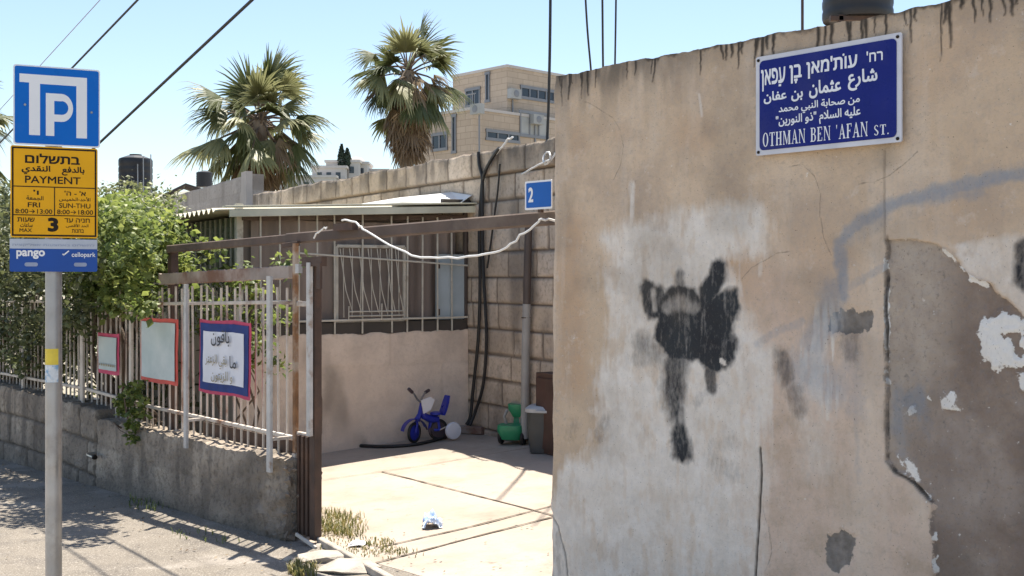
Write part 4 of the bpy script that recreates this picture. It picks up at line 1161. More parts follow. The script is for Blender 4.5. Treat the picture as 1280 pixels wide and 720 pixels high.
# blue-grey sprayed arc
blue = np.zeros_like(U)
for pts, r, al, so in [([(1055, 372), (1053, 340), (1050, 320), (1048, 306), (1062, 286), (1092, 267), (1117, 254), (1157, 245), (1207, 230), (1250, 220), (1300, 210)], 7.5, .78, .8),
                       ([(1062, 300), (1100, 276)], 7, .3, .9), ([(1112, 256), (1121, 252)], 6, .45, .7), ([(1147, 250), (1180, 243), (1220, 238)], 8, .45, .7),
                       ([(1104, 335), (1077, 347), (1059, 366)], 4, .38, .8), ([(945, 431), (975, 412), (1003, 404)], 4, .34, .8), ([(1040, 365), (1036, 400), (1015, 430)], 16, .55, 1), ([(1005, 460), (1040, 480)], 22, .48, 1), ([(1020, 440), (1000, 470)], 18, .28, 1), ([(1063, 440), (1070, 510)], 12, .32, 1), ([(1070, 520), (1072, 600)], 3, .2, 1)]:
    rr = r / FPX * 3.9; dd = seg_d(U + warp * .8, V + warp2 * .8, wps(*pts)) + .02 * (fbm(U * 26, V * 26, 420, 4, .6) - .5); blue = np.maximum(blue, al * sstep(rr * (1 + so), rr * (1 - so * .6), dd) * (.75 + .25 * mid))
# lost plaster (bare mortar), set back from the face
mp = wps((1107, 300), (1140, 301), (1160, 303), (1182, 311), (1204, 338), (1240, 362), (1284, 398)) + [wp(1284, 398), (7.5, wp(1284, 398)[1] - 0.2), (7.5, -1), (wp(1168, 700)[0], -1)] + wps((1166, 690), (1163, 655), (1165, 628), (1142, 602), (1116, 586), (1107, 574))
dm = poly_d(U + warp * .8, V + warp2 * .8, mp)
mort = sstep(0.024, -0.024, dm)
pt = lambda *a: sstep(.020, -.018, poly_d(Uw + .03 * (mid - .5), Vw + .03 * (fine - .5), wps(*a)))
peel = np.maximum(pt((1037, 393), (1060, 389), (1089, 391), (1083, 411), (1066, 419), (1041, 412)), pt((1033, 670), (1050, 664), (1068, 673), (1058, 700), (1044, 716), (1031, 706)))
peel = np.maximum(peel, pt((691, 640), (702, 655), (712, 690), (716, 740), (690, 740)) * .8)
chip = pt((1222, 402), (1250, 388), (1300, 404), (1300, 458), (1242, 459), (1222, 442)) * sstep(.2, .42, fbm(U * 22, V * 22, 303))
chip = np.maximum(chip, pt((1272, 468), (1300, 465), (1300, 490), (1276, 486)))
chip = np.maximum(chip, .8 * pt((1118, 474), (1158, 472), (1162, 520), (1120, 522)) * sstep(.45, .6, fbm(U * 16, V * 16, 305)))
chip = np.maximum(chip, .8 * pt((1176, 494), (1196, 492), (1196, 520), (1178, 522)) * sstep(.42, .55, fbm(U * 16, V * 16, 306)))
chip = np.maximum(chip, .7 * pt((1122, 570), (1140, 575), (1150, 606), (1138, 602), (1124, 588)))
blue = np.maximum(blue, .5 * sstep(.4, .62, fbm(U * 9, V * 6, 321, 5)) * pt((1112, 470), (1150, 468), (1160, 540), (1148, 602), (1126, 580), (1112, 540)))
wtri = sstep(.02, -.02, poly_d(Uw, Vw, wps((1178, 300), (1230, 300), (1300, 285), (1300, 420), (1240, 364), (1204, 338), (1185, 312)))) * sstep(.3, .55, mid) * .62 * (1 - mort)
white = np.maximum(white, wtri)
chip = np.maximum(chip, .85 * sstep(.014, .004, np.abs(dm + .004)) * sstep(.5, .62, fbm(U * 11, V * 11, 333)))
# cracks
crk = (.45 + .55 * sstep(.35, .6, fbm(U * 9, V * 9, 330))) * sstep(.009, .002, np.abs(seg_d(U + warp * .55, V + warp2 * .3, wps((1108, 296), (1107, 380), (1109, 450), (1107, 520), (1107, 576), (1118, 590), (1142, 603), (1164, 627))))) * .95
crk = np.maximum(crk, .9 * sstep(.007, .002, seg_d(U + warp * .2, V, wps((950, 560), (951, 600), (948, 660), (943, 740)))))
crk = np.maximum(crk, .35 * sstep(.006, .001, seg_d(U + warp * .3, V, wps((1105, 188), (1105, 300)))))
crk = np.maximum(crk, .6 * sstep(.008, .002, seg_d(U + warp * .3, V, wps((691, 640), (703, 660), (712, 700), (716, 740)))))
hair = np.zeros_like(U); rh = random.Random(31)
for _ in range(16):
    q = [(rh.uniform(2.2, 4.5), rh.uniform(.2, 2.3))]; an = rh.uniform(0, 6.28)
    for _k in range(rh.randint(3, 8)): an += rh.uniform(-.7, .7); q.append((q[-1][0] + .06 * math.cos(an), q[-1][1] + .08 * math.sin(an)))
    hair = np.maximum(hair, .62 * sstep(.006, .001, seg_d(U + warp * .3, V + warp2 * .3, q)))
# dirt along the top and the black drips
topd = 2.512 - V
soot = .55 * sstep(.30, .02, topd + .12 * (mid - .5)) * sstep(.34, .62, fbm(U * 16, V * 3, 44)) * sstep(3.3, 2.3, U) + .38 * sstep(.14, .0, topd + .06 * (mid - .5))
soot = np.maximum(soot, .35 * sstep(.07, .0, seg_d(Uw, Vw, wps((1105, 186), (1105, 200)))) + .0)
soot = np.maximum(soot, .22 * sstep(.55, .75, fbm(U * 3.2, V * 3.2, 88)))
drip = np.zeros_like(U); r2 = random.Random(12)
dl = [(1180, .20), (1188, .14), (1183, .08), (706, .10), (716, .07), (738, .11), (874, .07), (902, .10), (906, .07), (912, .09), (925, .07), (930, .08), (943, .11), (946, .14), (952, .10), (958, .09), (965, .07), (971, .06), (1022, .10), (1030, .08), (1038, .12), (1058, .09), (1062, .07), (1080, .11), (1085, .10), (1094, .06), (1108, .07), (1128, .06), (1135, .08), (1145, .05), (1205, .05), (1215, .08), (1228, .06), (1240, .09), (1252, .07), (1263, .1), (1272, .08)]
dl += [(r2.uniform(700, 870), r2.uniform(.03, .09)) for _ in range(9)] + [(r2.uniform(1290, 1700), r2.uniform(.04, .14)) for _ in range(26)]
for px, L in dl:
    t = tpx(px + r2.uniform(-3, 3)); L *= r2.choice((.45, .7, .9, 1.0, 1.3)); th = r2.uniform(.0022, .0058); n_ = 7; x = t; q = [(t, 2.53)]
    for i in range(1, n_): x += r2.uniform(-.0045, .0045); q.append((x, 2.50 - L * i / (n_ - 1)))
    for i in range(n_ - 1): ww = th * (1.25 - .75 * i / n_); drip = np.maximum(drip, (.95 - .4 * (i / n_) ** 2) * sstep(ww * 2.0, ww * .5, seg_d(U + warp * .15, V, q[i:i + 2])))
drip = np.maximum(drip, .8 * sstep(.018, .0, topd + .03 * (fine - .5)) * sstep(.4, .6, fbm(U * 9, U * 0, 66)))
# deeper ochre patches
och = np.zeros_like(U)
for a, r, al in ([((712, 300), (714, 470)), .13, .8], [((905, 350), (985, 385)), .13, .85], [((860, 165), (880, 168)), .09, .5], [((722, 165), (724, 180)), .06, .5], [((775, 165), (778, 172)), .05, .5], [((1000, 300), (1030, 340)), .12, .5], [((1165, 265), (1230, 270)), .1, .4], [((1140, 100), (1200, 60)), .15, .35]):
    och = np.maximum(och, al * sstep(r * 1.3, r * .3, seg_d(Uw + .08 * (mid - .5), Vw + .08 * (big - .5), wps(*a))))
pink = sstep(1.75, 1.2, V + .5 * (big - .5)) * sstep(3.0, 3.35, U) * .8
browm = sstep(wp(1165, 500)[0], wp(1225, 500)[0], U + .35 * (big - .5) + 0.10 * (1.3 - V)) 
disp = -0.014 * sstep(.35, .65, mort) - 0.006 * peel + 0.009 * chip + .004 * (mid - .5) + .02 * (big - .5) + .0025 * (fine - .5) * (1 + 1.5 * mort) - .008 * crk + .0015 * white + .002 * drip
disp = disp - .02 * sstep(.02, 0, U - T0) * fbm(V * 7, V * 0, 5)
lean = -0.03 * (1 - V / 2.5) * sstep(.4, 0, U - T0)
Zw = V + (0.02 * (fbm(U * 2.6, U * 0, 55) - .5) + .018 * (fbm(U * 18, U * 0, 56) - .5)) * sstep(2.3, 2.512, V)
k = NT('stained_tan_render', 0.9)
c = k.mix(k.noise(1.6, 6, .6), (0.565, 0.425, 0.29), (0.69, 0.535, 0.385))
c = k.mix(k.attr('ochre'), c, (0.52, 0.35, 0.22))
c = k.mix(k.attr('pink'), c, (0.66, 0.515, 0.415))
c = k.mix(k.noise(2.6, 7, .68, .5, .66), c, (0.50, 0.385, 0.285))
c = k.mix(k.noise(7, 6, .6, .5, .8), c, (0.47, 0.355, 0.255))
c = k.mix(k.noise(4, 5, .6, .55, .8, (1, 1, .15)), c, (0.70, 0.59, 0.475))
c = k.mix(k.noise(38, 6, .7, .55, .8), c, (0.45, 0.36, 0.27))
c = k.mix(k.noise(11, 7, .7, .58, .8), c, (0.70, 0.595, 0.485))
c = k.mix(k.mul(k.ragged('hair', 40, .2, .15), .7), c, (0.22, 0.175, 0.13))
mcol = k.mix(k.attr('browner'), (0.46, 0.385, 0.31), (0.215, 0.16, 0.125)); mcol = k.mix(k.noise(9, 7, .68, .4, .75), mcol, (0.33, 0.26, 0.205)); mcol = k.mix(k.noise(3, 5, .6, .5, .75), mcol, (0.46, 0.39, 0.33)); mcol = k.mix(k.noise(2.0, 6, .65, .45, .7, (1, 1, .3)), mcol, (0.24, 0.185, 0.15)); mcol = k.mix(k.noise(60, 5, .7, .55, .75), mcol, (0.2, 0.17, 0.14))
c = k.mix(k.ragged('mortar', 26, .45, .07, 7), c, mcol)
c = k.mix(k.ragged('peel', 40, .4, .08, 6), c, k.mix(k.noise(30, 4), (0.16, 0.14, 0.12), (0.27, 0.24, 0.21)))
c = k.mix(k.mul(k.ragged('white', 30, .22, .36, 7, (1, 1, .4)), .97), c, k.mix(k.noise(9, 7, .68, .35, .65), (0.68, 0.615, 0.535), (0.82, 0.76, 0.685)))
c = k.mix(k.ragged('chip', 42, .62, .10, 8), c, (0.80, 0.77, 0.72))
c = k.mix(k.mul(k.ragged('blue', 60, .16, .5, 6, (1, 1, .6)), .9), c, (0.20, 0.265, 0.34))
c = k.mix(k.ragged('black', 60, .17, .44, 6, (1, 1, .5)), c, k.mix(k.noise(5, 4), (0.018, 0.017, 0.02), (0.03, 0.035, 0.039)))
c = k.mix(k.attr('soot'), c, (0.13, 0.11, 0.085))
c = k.mix(k.attr('drip'), c, (0.03, 0.024, 0.018))
c = k.mix(k.attr('crack'), c, (0.05, 0.04, 0.032))
c = k.mix(k.noise(150, 3, .6, .66, .74), c, (0.14, 0.115, 0.09))
k.bump(k.noise(70, 7, .7, .2, .8), 0.75, 0.007); MT['tan_wall'] = k.col(c)
surface('boundary_wall', F0.x + T.x * (U + lean) + N.x * disp, F0.y + T.y * (U + lean) + N.y * disp, Zw, 'tan_wall',
        dict(hair=hair, white=white, black=black, blue=blue, mortar=mort, peel=peel, chip=chip, crack=crk, soot=soot, drip=drip, ochre=och, pink=pink, browner=browm), None, (-N.x * .24, -N.y * .24, 0),
        label='tall tan rendered wall with black spray graffiti, white patch and peeling plaster', cat='wall')

# ---- street name sign
def plate_axes(a, b_):
    u = (b_ - a); u.z = 0; u.normalize(); return u, UP.copy(), Vector((u.y, -u.x, 0))


def rounded(w, h, r, n=6):
    out = []
    for cx, cy, a0 in ((w - r, r, -90), (w - r, h - r, 0), (r, h - r, 90), (r, r, 180)):
        for i in range(n + 1): a = R(a0 + 90 * i / n); out.append((cx + r * math.cos(a), cy + r * math.sin(a)))
    return out


def slab(mb, outline, O, U, V, NN, z0, z1):
    n = len(outline); P = [O + U * x + V * y for x, y in outline]
    mb.add([p + NN * z0 for p in P] + [p + NN * z1 for p in P], [tuple(range(n))[::-1], tuple(range(n, 2 * n))] + [(i, (i + 1) % n, n + (i + 1) % n, n + i) for i in range(n)])


O = F(3.251, 0.020, 2.057); U_ = TV.copy(); V_ = (UP - TV * 0.0).normalized(); N_ = NV.copy(); SW, SH = 0.598, 0.374
ss = thing('street_sign', O, 'dark blue street name sign in three languages with pale border, on the tan wall', 'sign')
b = MB(); slab(b, rounded(SW, SH, .008, 3), O, U_, V_, N_, 0.0, .008); b.build('sign_plate', 'street_edge', ss)
b = MB(); slab(b, rounded(SW - .036, SH - .036, .018), O + U_ * .018 + V_ * .018, U_, V_, N_, .0082, .0105); b.build('blue_panel', 'street_blue', ss)
OS = O + N_ * .0105
b = MB(); letter(b, shapes(heb("עוֹת'מאן"), .028), (.225, .262, .432, .333), OS, U_, V_, N_); b.build('word', 'street_white', ss)
b = MB(); letter(b, shapes(heb("בֶן"), .028), (.152, .252, .205, .322), OS, U_, V_, N_); b.build('word', 'street_white', ss)
b = MB(); letter(b, shapes(heb("עַפאן"), .028), (.026, .240, .134, .322), OS, U_, V_, N_); b.build('word', 'street_white', ss)
b = MB(); letter(b, shapes(heb("רח'"), .02), (.468, .288, .530, .326), OS, U_, V_, N_); b.build('word', 'street_white', ss)
b = MB(); letter(b, shapes(arabic('شارع'), .03), (.395, .196, .510, .268), OS, U_, V_, N_); b.build('word', 'street_white', ss)
b = MB(); letter(b, shapes(arabic('عثمان'), .03), (.236, .188, .368, .252), OS, U_, V_, N_); b.build('word', 'street_white', ss)
b = MB(); letter(b, shapes(arabic('بن'), .03), (.160, .186, .210, .226), OS, U_, V_, N_); b.build('word', 'street_white', ss)
b = MB(); letter(b, shapes(arabic('عفان'), .03), (.038, .190, .140, .236), OS, U_, V_, N_); b.build('word', 'street_white', ss)
b = MB(); letter(b, shapes(arabic('من صحابة النبي محمد'), .024), (.105, .139, .442, .181), OS, U_, V_, N_); b.build('word', 'street_white', ss)
b = MB(); letter(b, shapes(arabic('عليه السلام "ذو النورين"'), .024), (.092, .092, .445, .140), OS, U_, V_, N_); b.build('word', 'street_white', ss)
b = MB(); letter(b, serif_word("OTHMAN BEN 'AFAN"), (.034, .030, .472, .083), OS, U_, V_, N_); b.build('word', 'street_white', ss)
b = MB(); letter(b, serif_word("ST."), (.497, .030, .552, .066), OS, U_, V_, N_); b.build('word', 'street_white', ss)
for x, y in ((.012, .012), (SW - .014, .012), (SW - .014, SH - .014), (.012, SH - .014)):
    b = MB(); b.lathe(O + U_ * x + V_ * y + N_ * .008, N_, [(.006, 0), (.006, .003), (.003, .005)], 10); b.build('screw', 'ink', ss)
b = MB()
for x in (.1, .5): b.obox(O + U_ * x + V_ * .19 - N_ * .012, U_ * .02, V_ * .12, N_ * .012)
b.build('wall_batten', 'alu', ss)

# ---- house number plate
a_ = onF(657, 266, -.03); O = F(tF(a_), -.03, 1.912); wd, ht = tpx(690.5, -.03) - tF(a_), .135
ns = thing('number_sign', O, 'small blue house number plate reading 2, on the gate beam beside the wall', 'sign')
b = MB(); slab(b, rounded(wd, ht, .006, 3), O, TV, UP, NV, 0, .004); b.build('sign_plate', 'sign_white', ns)
b = MB(); slab(b, rounded(wd - .014, ht - .018, .005, 3), O + TV * .01 + UP * .009, TV, UP, NV, .0042, .0055); b.build('blue_panel', 'num_blue', ns)
b = MB(); letter(b, shapes('2', .04), (.026, .035, .060, .105), O + NV * .0055, TV, UP, NV); b.build('numeral', 'sign_white', ns)
b = MB(); b.obox(O + TV * wd * .5 + UP * .04 - NV * .012, TV * .01, NV * .010, UP * .055); b.build('mounting_tab', 'rust_brown', ns)

# ================================================================= PARKING SIGN
PX, PY = -2.128, 5.2; pz = gz(PX, PY)
ps = thing('parking_sign', (PX, PY, pz), 'grey steel pole with blue parking sign over yellow payment board', 'parking sign')
b = MB(); b.tube([(PX, PY, pz - .1), (PX, PY, 1.2), (PX, PY, 2.5)], .0365, 20); b.lathe((PX, PY, 2.5), (0, 0, 1), [(.038, 0), (.038, .015), (.02, .03)], 16); pole = b.build('pole', 'galv', ps, True)
b = MB(); b.lathe((PX, PY, pz), (0, 0, 1), [(.11, 0), (.11, .012), (.045, .016)], 20); b.build('base_collar', 'galv', ps, True)
SU = Vector((.907, .422, 0)).normalized(); SN = Vector((SU.y, -SU.x, 0)); PO = Vector((PX, PY, 0)) + SN * .046


def u_at(px): p = hit(px, 345, PO, SN); return (p - PO).dot(SU)


ul, ur = u_at(16.5), u_at(125); Ob = PO + SU * ul + UP * 2.198; w_, h_ = ur - ul, .365
b = MB(); slab(b, rounded(w_, h_, .012, 4), Ob, SU, UP, SN, 0, .004); bp = b.build('blue_sign', 'sign_white', ps)
b = MB(); slab(b, rounded(w_ - .012, h_ - .014, .010, 4), Ob + SU * .006 + UP * .007, SU, UP, SN, .0042, .0052); b.build('blue_face', 'sign_blue', bp)


def pxr(O, wpx, hpx, x0, y0, x1, y1, w, h): return (x0 / wpx * w, (1 - y1 / hpx) * h, x1 / wpx * w, (1 - y0 / hpx) * h)


b = MB(); Oq = Ob + SN * .0054


def pl(pts):  # blue sign symbol, points in the 260 x 245 crop of the sign face
    b.add([Oq + SU * (x / 258 * w_) + UP * ((1 - y / 246) * h_) for x, y in pts], [tuple(range(len(pts)))[::-1]])


pl([(18, 28), (18, 54), (46, 54), (46, 28)]); pl([(46, 28), (46, 215), (78, 215), (78, 28)]); pl([(78, 28), (78, 56), (186, 56), (186, 28)]); pl([(186, 28), (186, 218), (218, 218), (218, 28)])
pl([(95, 83), (95, 215), (120, 215), (120, 83)]); pl([(120, 83), (120, 106), (142, 106), (142, 83)]); pl([(120, 148), (120, 170), (142, 170), (142, 148)])
for i in range(14):
    a0, a1 = R(-90 + 180 * i / 14), R(-90 + 180 * (i + 1) / 14); cx, cy = 142, 126.5
    pl([(cx + 20 * math.cos(a0), cy + 21.5 * math.sin(a0)), (cx + 20 * math.cos(a1), cy + 21.5 * math.sin(a1)), (cx + 34 * math.cos(a1), cy + 43.5 * math.sin(a1)), (cx + 34 * math.cos(a0), cy + 43.5 * math.sin(a0))])
b.build('parking_symbol', 'sign_white', bp)
for x, y in ((34 / 258, .5), (232 / 258, .45)):
    b = MB(); b.lathe(Ob + SU * w_ * x + UP * h_ * y + SN * .005, SN, [(.006, 0), (.005, .003)], 10); b.build('screw', 'galv', bp)
ul, ur = u_at(13), u_at(122); Oy = PO + SU * ul + UP * 1.776; w_, h_ = ur - ul, .418
b = MB(); slab(b, rounded(w_, h_, .01, 4), Oy, SU, UP, SN, 0, .004); yp = b.build('payment_board', 'sign_yellow', ps)
Oq = Oy + SN * .004; WX, HX_ = 258, 276


def yr(x0, y0, x1, y1): return (x0 / WX * w_, (1 - y1 / HX_) * h_, x1 / WX * w_, (1 - y0 / HX_) * h_)


def yrect(mb, x0, y0, x1, y1, lift=.0008):
    u0, v0, u1, v1 = yr(x0, y0, x1, y1); mb.add([Oq + SU * u + UP * v + SN * lift for u, v in ((u0, v0), (u1, v0), (u1, v1), (u0, v1))], [(0, 1, 2, 3)])


b = MB()
for q in ((4, 4, 254, 9), (4, 267, 254, 272), (4, 9, 9, 267), (249, 9, 254, 267), (9, 121, 249, 124), (9, 207, 249, 210), (127, 124, 130, 207)): yrect(b, *q)
b.build('printed_lines', 'ink', yp)
for s_, bo, q in [(heb('בתשלום'), .03, (42, 22, 204, 52)), (arabic('بالدفع'), .03, (150, 58, 218, 86)), (arabic('النقدي'), .03, (32, 58, 116, 86)), ('PAYMENT', .02, (42, 90, 206, 112)),
                  (heb("ו'"), .02, (66, 132, 82, 147)), (arabic('الجمعة'), .016, (46, 150, 96, 166)), ('FRI', .014, (50, 170, 86, 185)), ('8:00→13:00', .014, (14, 190, 122, 204)),
                  (heb("א' - ה'"), .02, (158, 132, 222, 147)), (arabic('الأحد-الخميس'), .016, (142, 150, 236, 166)), ('SUN-THU', .014, (142, 170, 236, 185)), ('8:00→18:00', .014, (136, 190, 244, 204)),
                  (heb('שעות'), .02, (20, 216, 70, 229)), (arabic('ساعات'), .016, (28, 232, 64, 245)), ('MAX', .016, (26, 249, 62, 260)), ('3', .05, (108, 215, 140, 258)),
                  (heb('חניה עד'), .02, (158, 216, 234, 229)), (arabic('الحد الأقصى'), .014, (162, 232, 230, 245)), (heb('בחנות'), .014, (180, 249, 216, 260))]:
    b = MB(); letter(b, shapes(s_, bo), yr(*q), Oq, SU, UP, SN, .0009); b.build('word', 'ink', yp)
ul, ur = u_at(12), u_at(121.5); w_ = ur - ul; h_ = .15; Op = PO + SU * ul + UP * 1.620
b = MB(); slab(b, rounded(w_, h_, .008, 4), Op, SU, UP, SN, 0, .004); pp = b.build('app_panel', 'panel_blue', ps)
b = MB(); slab(b, [(0.0, .105), (w_, .105), (w_, .149), (0, .149)], Op, SU, UP, SN, .0042, .005); b.build('grey_strip', 'panel_grey', pp)
Oq = Op + SN * .0052
b = MB(); letter(b, shapes(heb('לתשלום באמצעות אפליקציה'), .01), (.012, .114, w_ - .012, .128), Oq, SU, UP, SN); b.build('strip_text', 'ink_grey', pp)
Oq = Op + SN * .0042
b = MB(); letter(b, shapes('pango', .035), (.028, .058, .148, .098), Oq, SU, UP, SN); letter(b, shapes('cellopark', .015), (.262, .062, .366, .090), Oq, SU, UP, SN)
for q in (((.220, .082), (.228, .073), (.233, .078), (.228, .083)), ((.228, .073), (.252, .094), (.249, .099), (.228, .081))): b.add([Oq + SU * u + UP * v + SN * .001 for u, v in q], [(0, 1, 2, 3)])
b.build('panel_lettering', 'sign_white', pp)
b = MB()
for u in (.062, .272): slab(b, [(u + x, .024 + y) for x, y in rounded(.056, .018, .008, 4)], Oq, SU, UP, SN, .0005, .0012)
b.build('panel_button', 'ink_grey', pp)
b = MB()
for z in (2.30, 2.46, 1.86, 2.1, 1.69):
    b.obox(Vector((PX, PY, z)) + SN * .02, SU * .05, SN * .0255, UP * .012)
b.build('clamp', 'galv', ps)
# sticker wrapped on the pole
def wrap(name, z0, z1, mat, a0=-150, a1=-35):
    b = MB(); n = 14; r = .0372; L = []
    for i in range(n + 1): a = R(a0 + (a1 - a0) * i / n); L += [Vector((PX + r * math.cos(a), PY + r * math.sin(a), z)) for z in (z0, z1)]
    b.add(L, [(2 * i, 2 * i + 2, 2 * i + 3, 2 * i + 1) for i in range(n)]); return b.build(name, mat, pole, True)


zz = lambda y: CAM_Z + (HY - y) / FPX * (PY - .03)
wrap('yellow_sticker', zz(456), zz(436), 'sticker_yellow'); wrap('white_sticker', zz(478), zz(456.3), 'sticker_white')

# ================================================================= POSTERS ON THE FENCE
def poster(t0, t1, z0, z1, n, rng_seed, label, outer, inner, paper, skew=0.0):
    """a sheet bowed a little by the bars, with a coloured border; built as three curved slabs"""
    root = thing('poster', F(t0, n, z0), label, 'poster', 'posters on the fence')
    def sheet(name, m, lift, mat, par):
        us = np.linspace(t0 + m, t1 - m, 50); vs = np.linspace(z0 + m, z1 - m, 30); U, V = np.meshgrid(us, vs)
        D = n + lift + .010 * (fbm(U * 5, V * 4, rng_seed) - .5)
        e = (.012 if m == 0 else .006)
        Uv = U + e * (fbm(V * 6, V * 0 + U * .0, rng_seed + 1) - .5) * 2; Vv = V + e * (fbm(U * 6, U * 0, rng_seed + 2) - .5) * 2 + skew * (U - t0)
        return surface(name, F0.x + T.x * Uv + N.x * D, F0.y + T.y * Uv + N.y * D, Vv, mat, None, par, (-N.x * .003, -N.y * .003, 0)), D
    o1, _ = sheet('outer_border', 0, 0, outer, root)
    m = .03
    if inner: sheet('inner_border', .022, .005, inner, root); m = .075
    sheet('paper', m, .010, paper, root)
    return root


p1 = poster(tpx(248, .04), tpx(312, .04), .808, 1.303, .035, 5, 'framed navy and crimson poster with handwritten Arabic, nearest the gate', 'poster_pink', 'poster_blue', 'paper')
Ot = F(tpx(248, .05), .058, .808); ww_ = tpx(312, .04) - tpx(248, .04)
for w_ord, ink_, bo_, q_ in (('باقون', 'ink_marker', .012, (.20, .325, .46, .435)), ('ما', 'ink_marker', .012, (.46, .19, .55, .27)), ('بقي الزعتر', 'ink_faded', .012, (.12, .175, .42, .27)), ('و الزيتون', 'ink_faded', .012, (.2, .085, .5, .165))):
    b = MB(); letter(b, shapes(arabic(w_ord), bo_), q_, Ot, TV, UP, NV); b.build('handwritten_word', ink_, p1)
poster(tpx(175, .04), tpx(221, .04), .822, 1.294, .035, 15, 'blank grey green poster with a red border, middle one on the fence', 'poster_red', None, 'paper_grey')
p3 = poster(tpx(121, .04), tpx(147, .04), .828, 1.15, .03, 25, 'smallest poster, pale with a red edge, half under the leaves', 'poster_pink', None, 'paper_grey')
b = MB(); r2 = random.Random(3); Ot = F(tpx(121, .04), .05, .828)
for i in range(7): u = .07 + i * .045; b.add([Ot + TV * u + UP * v + NV * .002 for u, v in ((u, .06), (u + .03, .062), (u + .032, .075), (u + .002, .08))], [(0, 1, 2, 3)])
b.build('faded_writing', 'ink_faded', p3)

# ================================================================= CABLES AND PIPES
def cable(name, pts, r, mat, label, cat='cable', group=None, n=8, sub=10, sag=0.0):
    P = [Vector(p) for p in pts]; out = []
    for i in range(len(P) - 1):
        a = P[max(i - 1, 0)]; b_, c = P[i], P[i + 1]; d = P[min(i + 2, len(P) - 1)]
        for s in range(sub):
            t = s / sub; q = 0.5 * ((2 * b_) + (c - a) * t + (2 * a - 5 * b_ + 4 * c - d) * t * t + (-a + 3 * b_ - 3 * c + d) * t ** 3)
            out.append(q - UP * sag * 4 * t * (1 - t) if len(P) == 2 else q)
    out.append(P[-1])
    if mat == 'cable_white':
        rk = random.Random(len(out)); out = [p + Vector((rk.gauss(0, 1), rk.gauss(0, 1), rk.gauss(0, 1))) * .0035 for p in out[::3] + [out[-1]]]
    b = MB(); b.tube(out, r, n); o = b.build(name, mat, None, True); tag(o, label, cat, group); return o


A, B = at(315, 0, 7.2), at(125, 178, 9.4); d = B - A
cable('overhead_cable', [A - d * 1.6, A, B, B + d * .42], .0105, 'black_rubber', 'thickest black overhead cable slanting down to the parking sign', group='overhead cables', sub=16)
A, B = at(172, 0, 8.55), at(90, 85, 10.0); d = B - A
cable('overhead_cable', [A - d * 2, A, B, B + d * 1.6], .0085, 'black_rubber', 'medium black overhead cable ending behind the top of the parking sign', group='overhead cables', sub=14)
A, B = at(125, 0, 13), at(52, 80, 15); d = B - A
cable('overhead_cable', [A - d * 2, A, B, B + d * 1.7], .005, 'pvc', 'thinnest pale overhead wire above the parking sign', group='overhead cables', sub=14)
cable('drop_cable', [at(690, -330, 9.5), at(688, 0, 9.55), at(686, 120, 9.6), at(684, 180, 9.62), onW(687, 192, .04)], .0125, 'black_rubber', 'black cable dropping to the top of the stone house wall', group='cables falling behind the walls')
cable('drop_cable', [at(722, -240, 8.4), at(732, 0, 8.7), at(739, 92, 8.95), onW(744, 168, .03)], .008, 'black_rubber', 'leftmost of three thin cables dropping behind the tan wall', group='cables falling behind the walls')
cable('drop_cable', [at(751, -240, 8.4), at(753, 0, 8.7), at(754, 92, 8.9), onW(756, 160, .03)], .0085, 'black_rubber', 'middle of three thin cables dropping behind the tan wall', group='cables falling behind the walls')
cable('drop_cable', [at(773, -240, 8.4), at(770, 0, 8.65), at(768.5, 92, 8.8), onW(767, 158, .03)], .0075, 'black_rubber', 'rightmost of three thin cables dropping behind the tan wall', group='cables falling behind the walls')
q = [(392, 297, .06), (397, 290, .06), (404, 286, .05), (409, 285, .03)]
cable('white_wire', [onF(x, y, n) for x, y, n in q], .005, 'cable_white', 'short loop of white wire poking over the gate beam above the gate post', 'wire')
q = [(428, 276, .03), (440, 276, .05), (449, 281, .06), (458, 290, .06), (490, 308, .07), (522, 320, .07), (560, 323, .07), (600, 318.5, .07), (630, 311, .06), (650, 295, .05), (668, 281, .03), (677, 274, .02), (686, 274, -.02), (696, 277, -.05)]
cable('white_wire', [onF(x, y, n) for x, y, n in q], .0055, 'cable_white', 'long sagging white wire slung below the gate beam to the tan wall', 'wire')
q = [(653, 218, .05), (668, 209, .09), (680, 203, .1), (688, 198, .07), (686, 190, .06), (680, 193, .07), (679, 202, .09), (683, 206, .08), (694, 192, .03)]
cable('white_wire', [onW(x, y, b_) for x, y, b_ in q], .009, 'cable_white', 'looped white wire end high on the stone wall above the number plate', 'wire', sub=8)
q = [(620, 192, .05), (628, 183, .06), (634, 175, .05), (641, 172, .03)]
cable('white_wire', [onW(x, y, b_) for x, y, b_ in q], .010, 'cable_white', 'short white wire lying over the coping of the stone wall', 'wire')
q = [(624, 185, .06), (612, 203, .05), (604, 222, .04), (601, 250, .035), (599, 290, .035), (600, 350, .035), (598, 420, .035), (591, 490, .04), (588, 520, .06), (583, 531, .1)]
cable('wall_cable', [onW(x, y, b_) for x, y, b_ in q], .016, 'black_rubber', 'thick black cable down the stone wall, left of the pair', group='black cables on the stone wall')
q = [(598, 190, .05), (599, 205, .05), (603, 225, .04), (603, 260, .036), (604, 330, .036), (608, 420, .036), (604, 480, .04), (594, 515, .06), (587, 532, .12)]
cable('wall_cable', [onW(x, y, b_) for x, y, b_ in q], .015, 'black_rubber', 'thick black cable down the stone wall, right of the pair', group='black cables on the stone wall')
q = [(625, 205, .034), (622, 240, .034), (619, 262, .034), (614, 300, .034), (609, 335, .034)]
cable('wall_cable', [onW(x, y, b_) for x, y, b_ in q], .009, 'black_rubber', 'thin short black wire slanting down the stone wall', group='black cables on the stone wall')
cable('garden_hose', [onG(x, y, .016) for x, y in ((330, 566), (396, 559), (440, 557), (480, 558), (515, 556), (540, 551), (558, 546))], .015, 'black_rubber', 'black hose lying along the foot of the porch wall', 'hose')
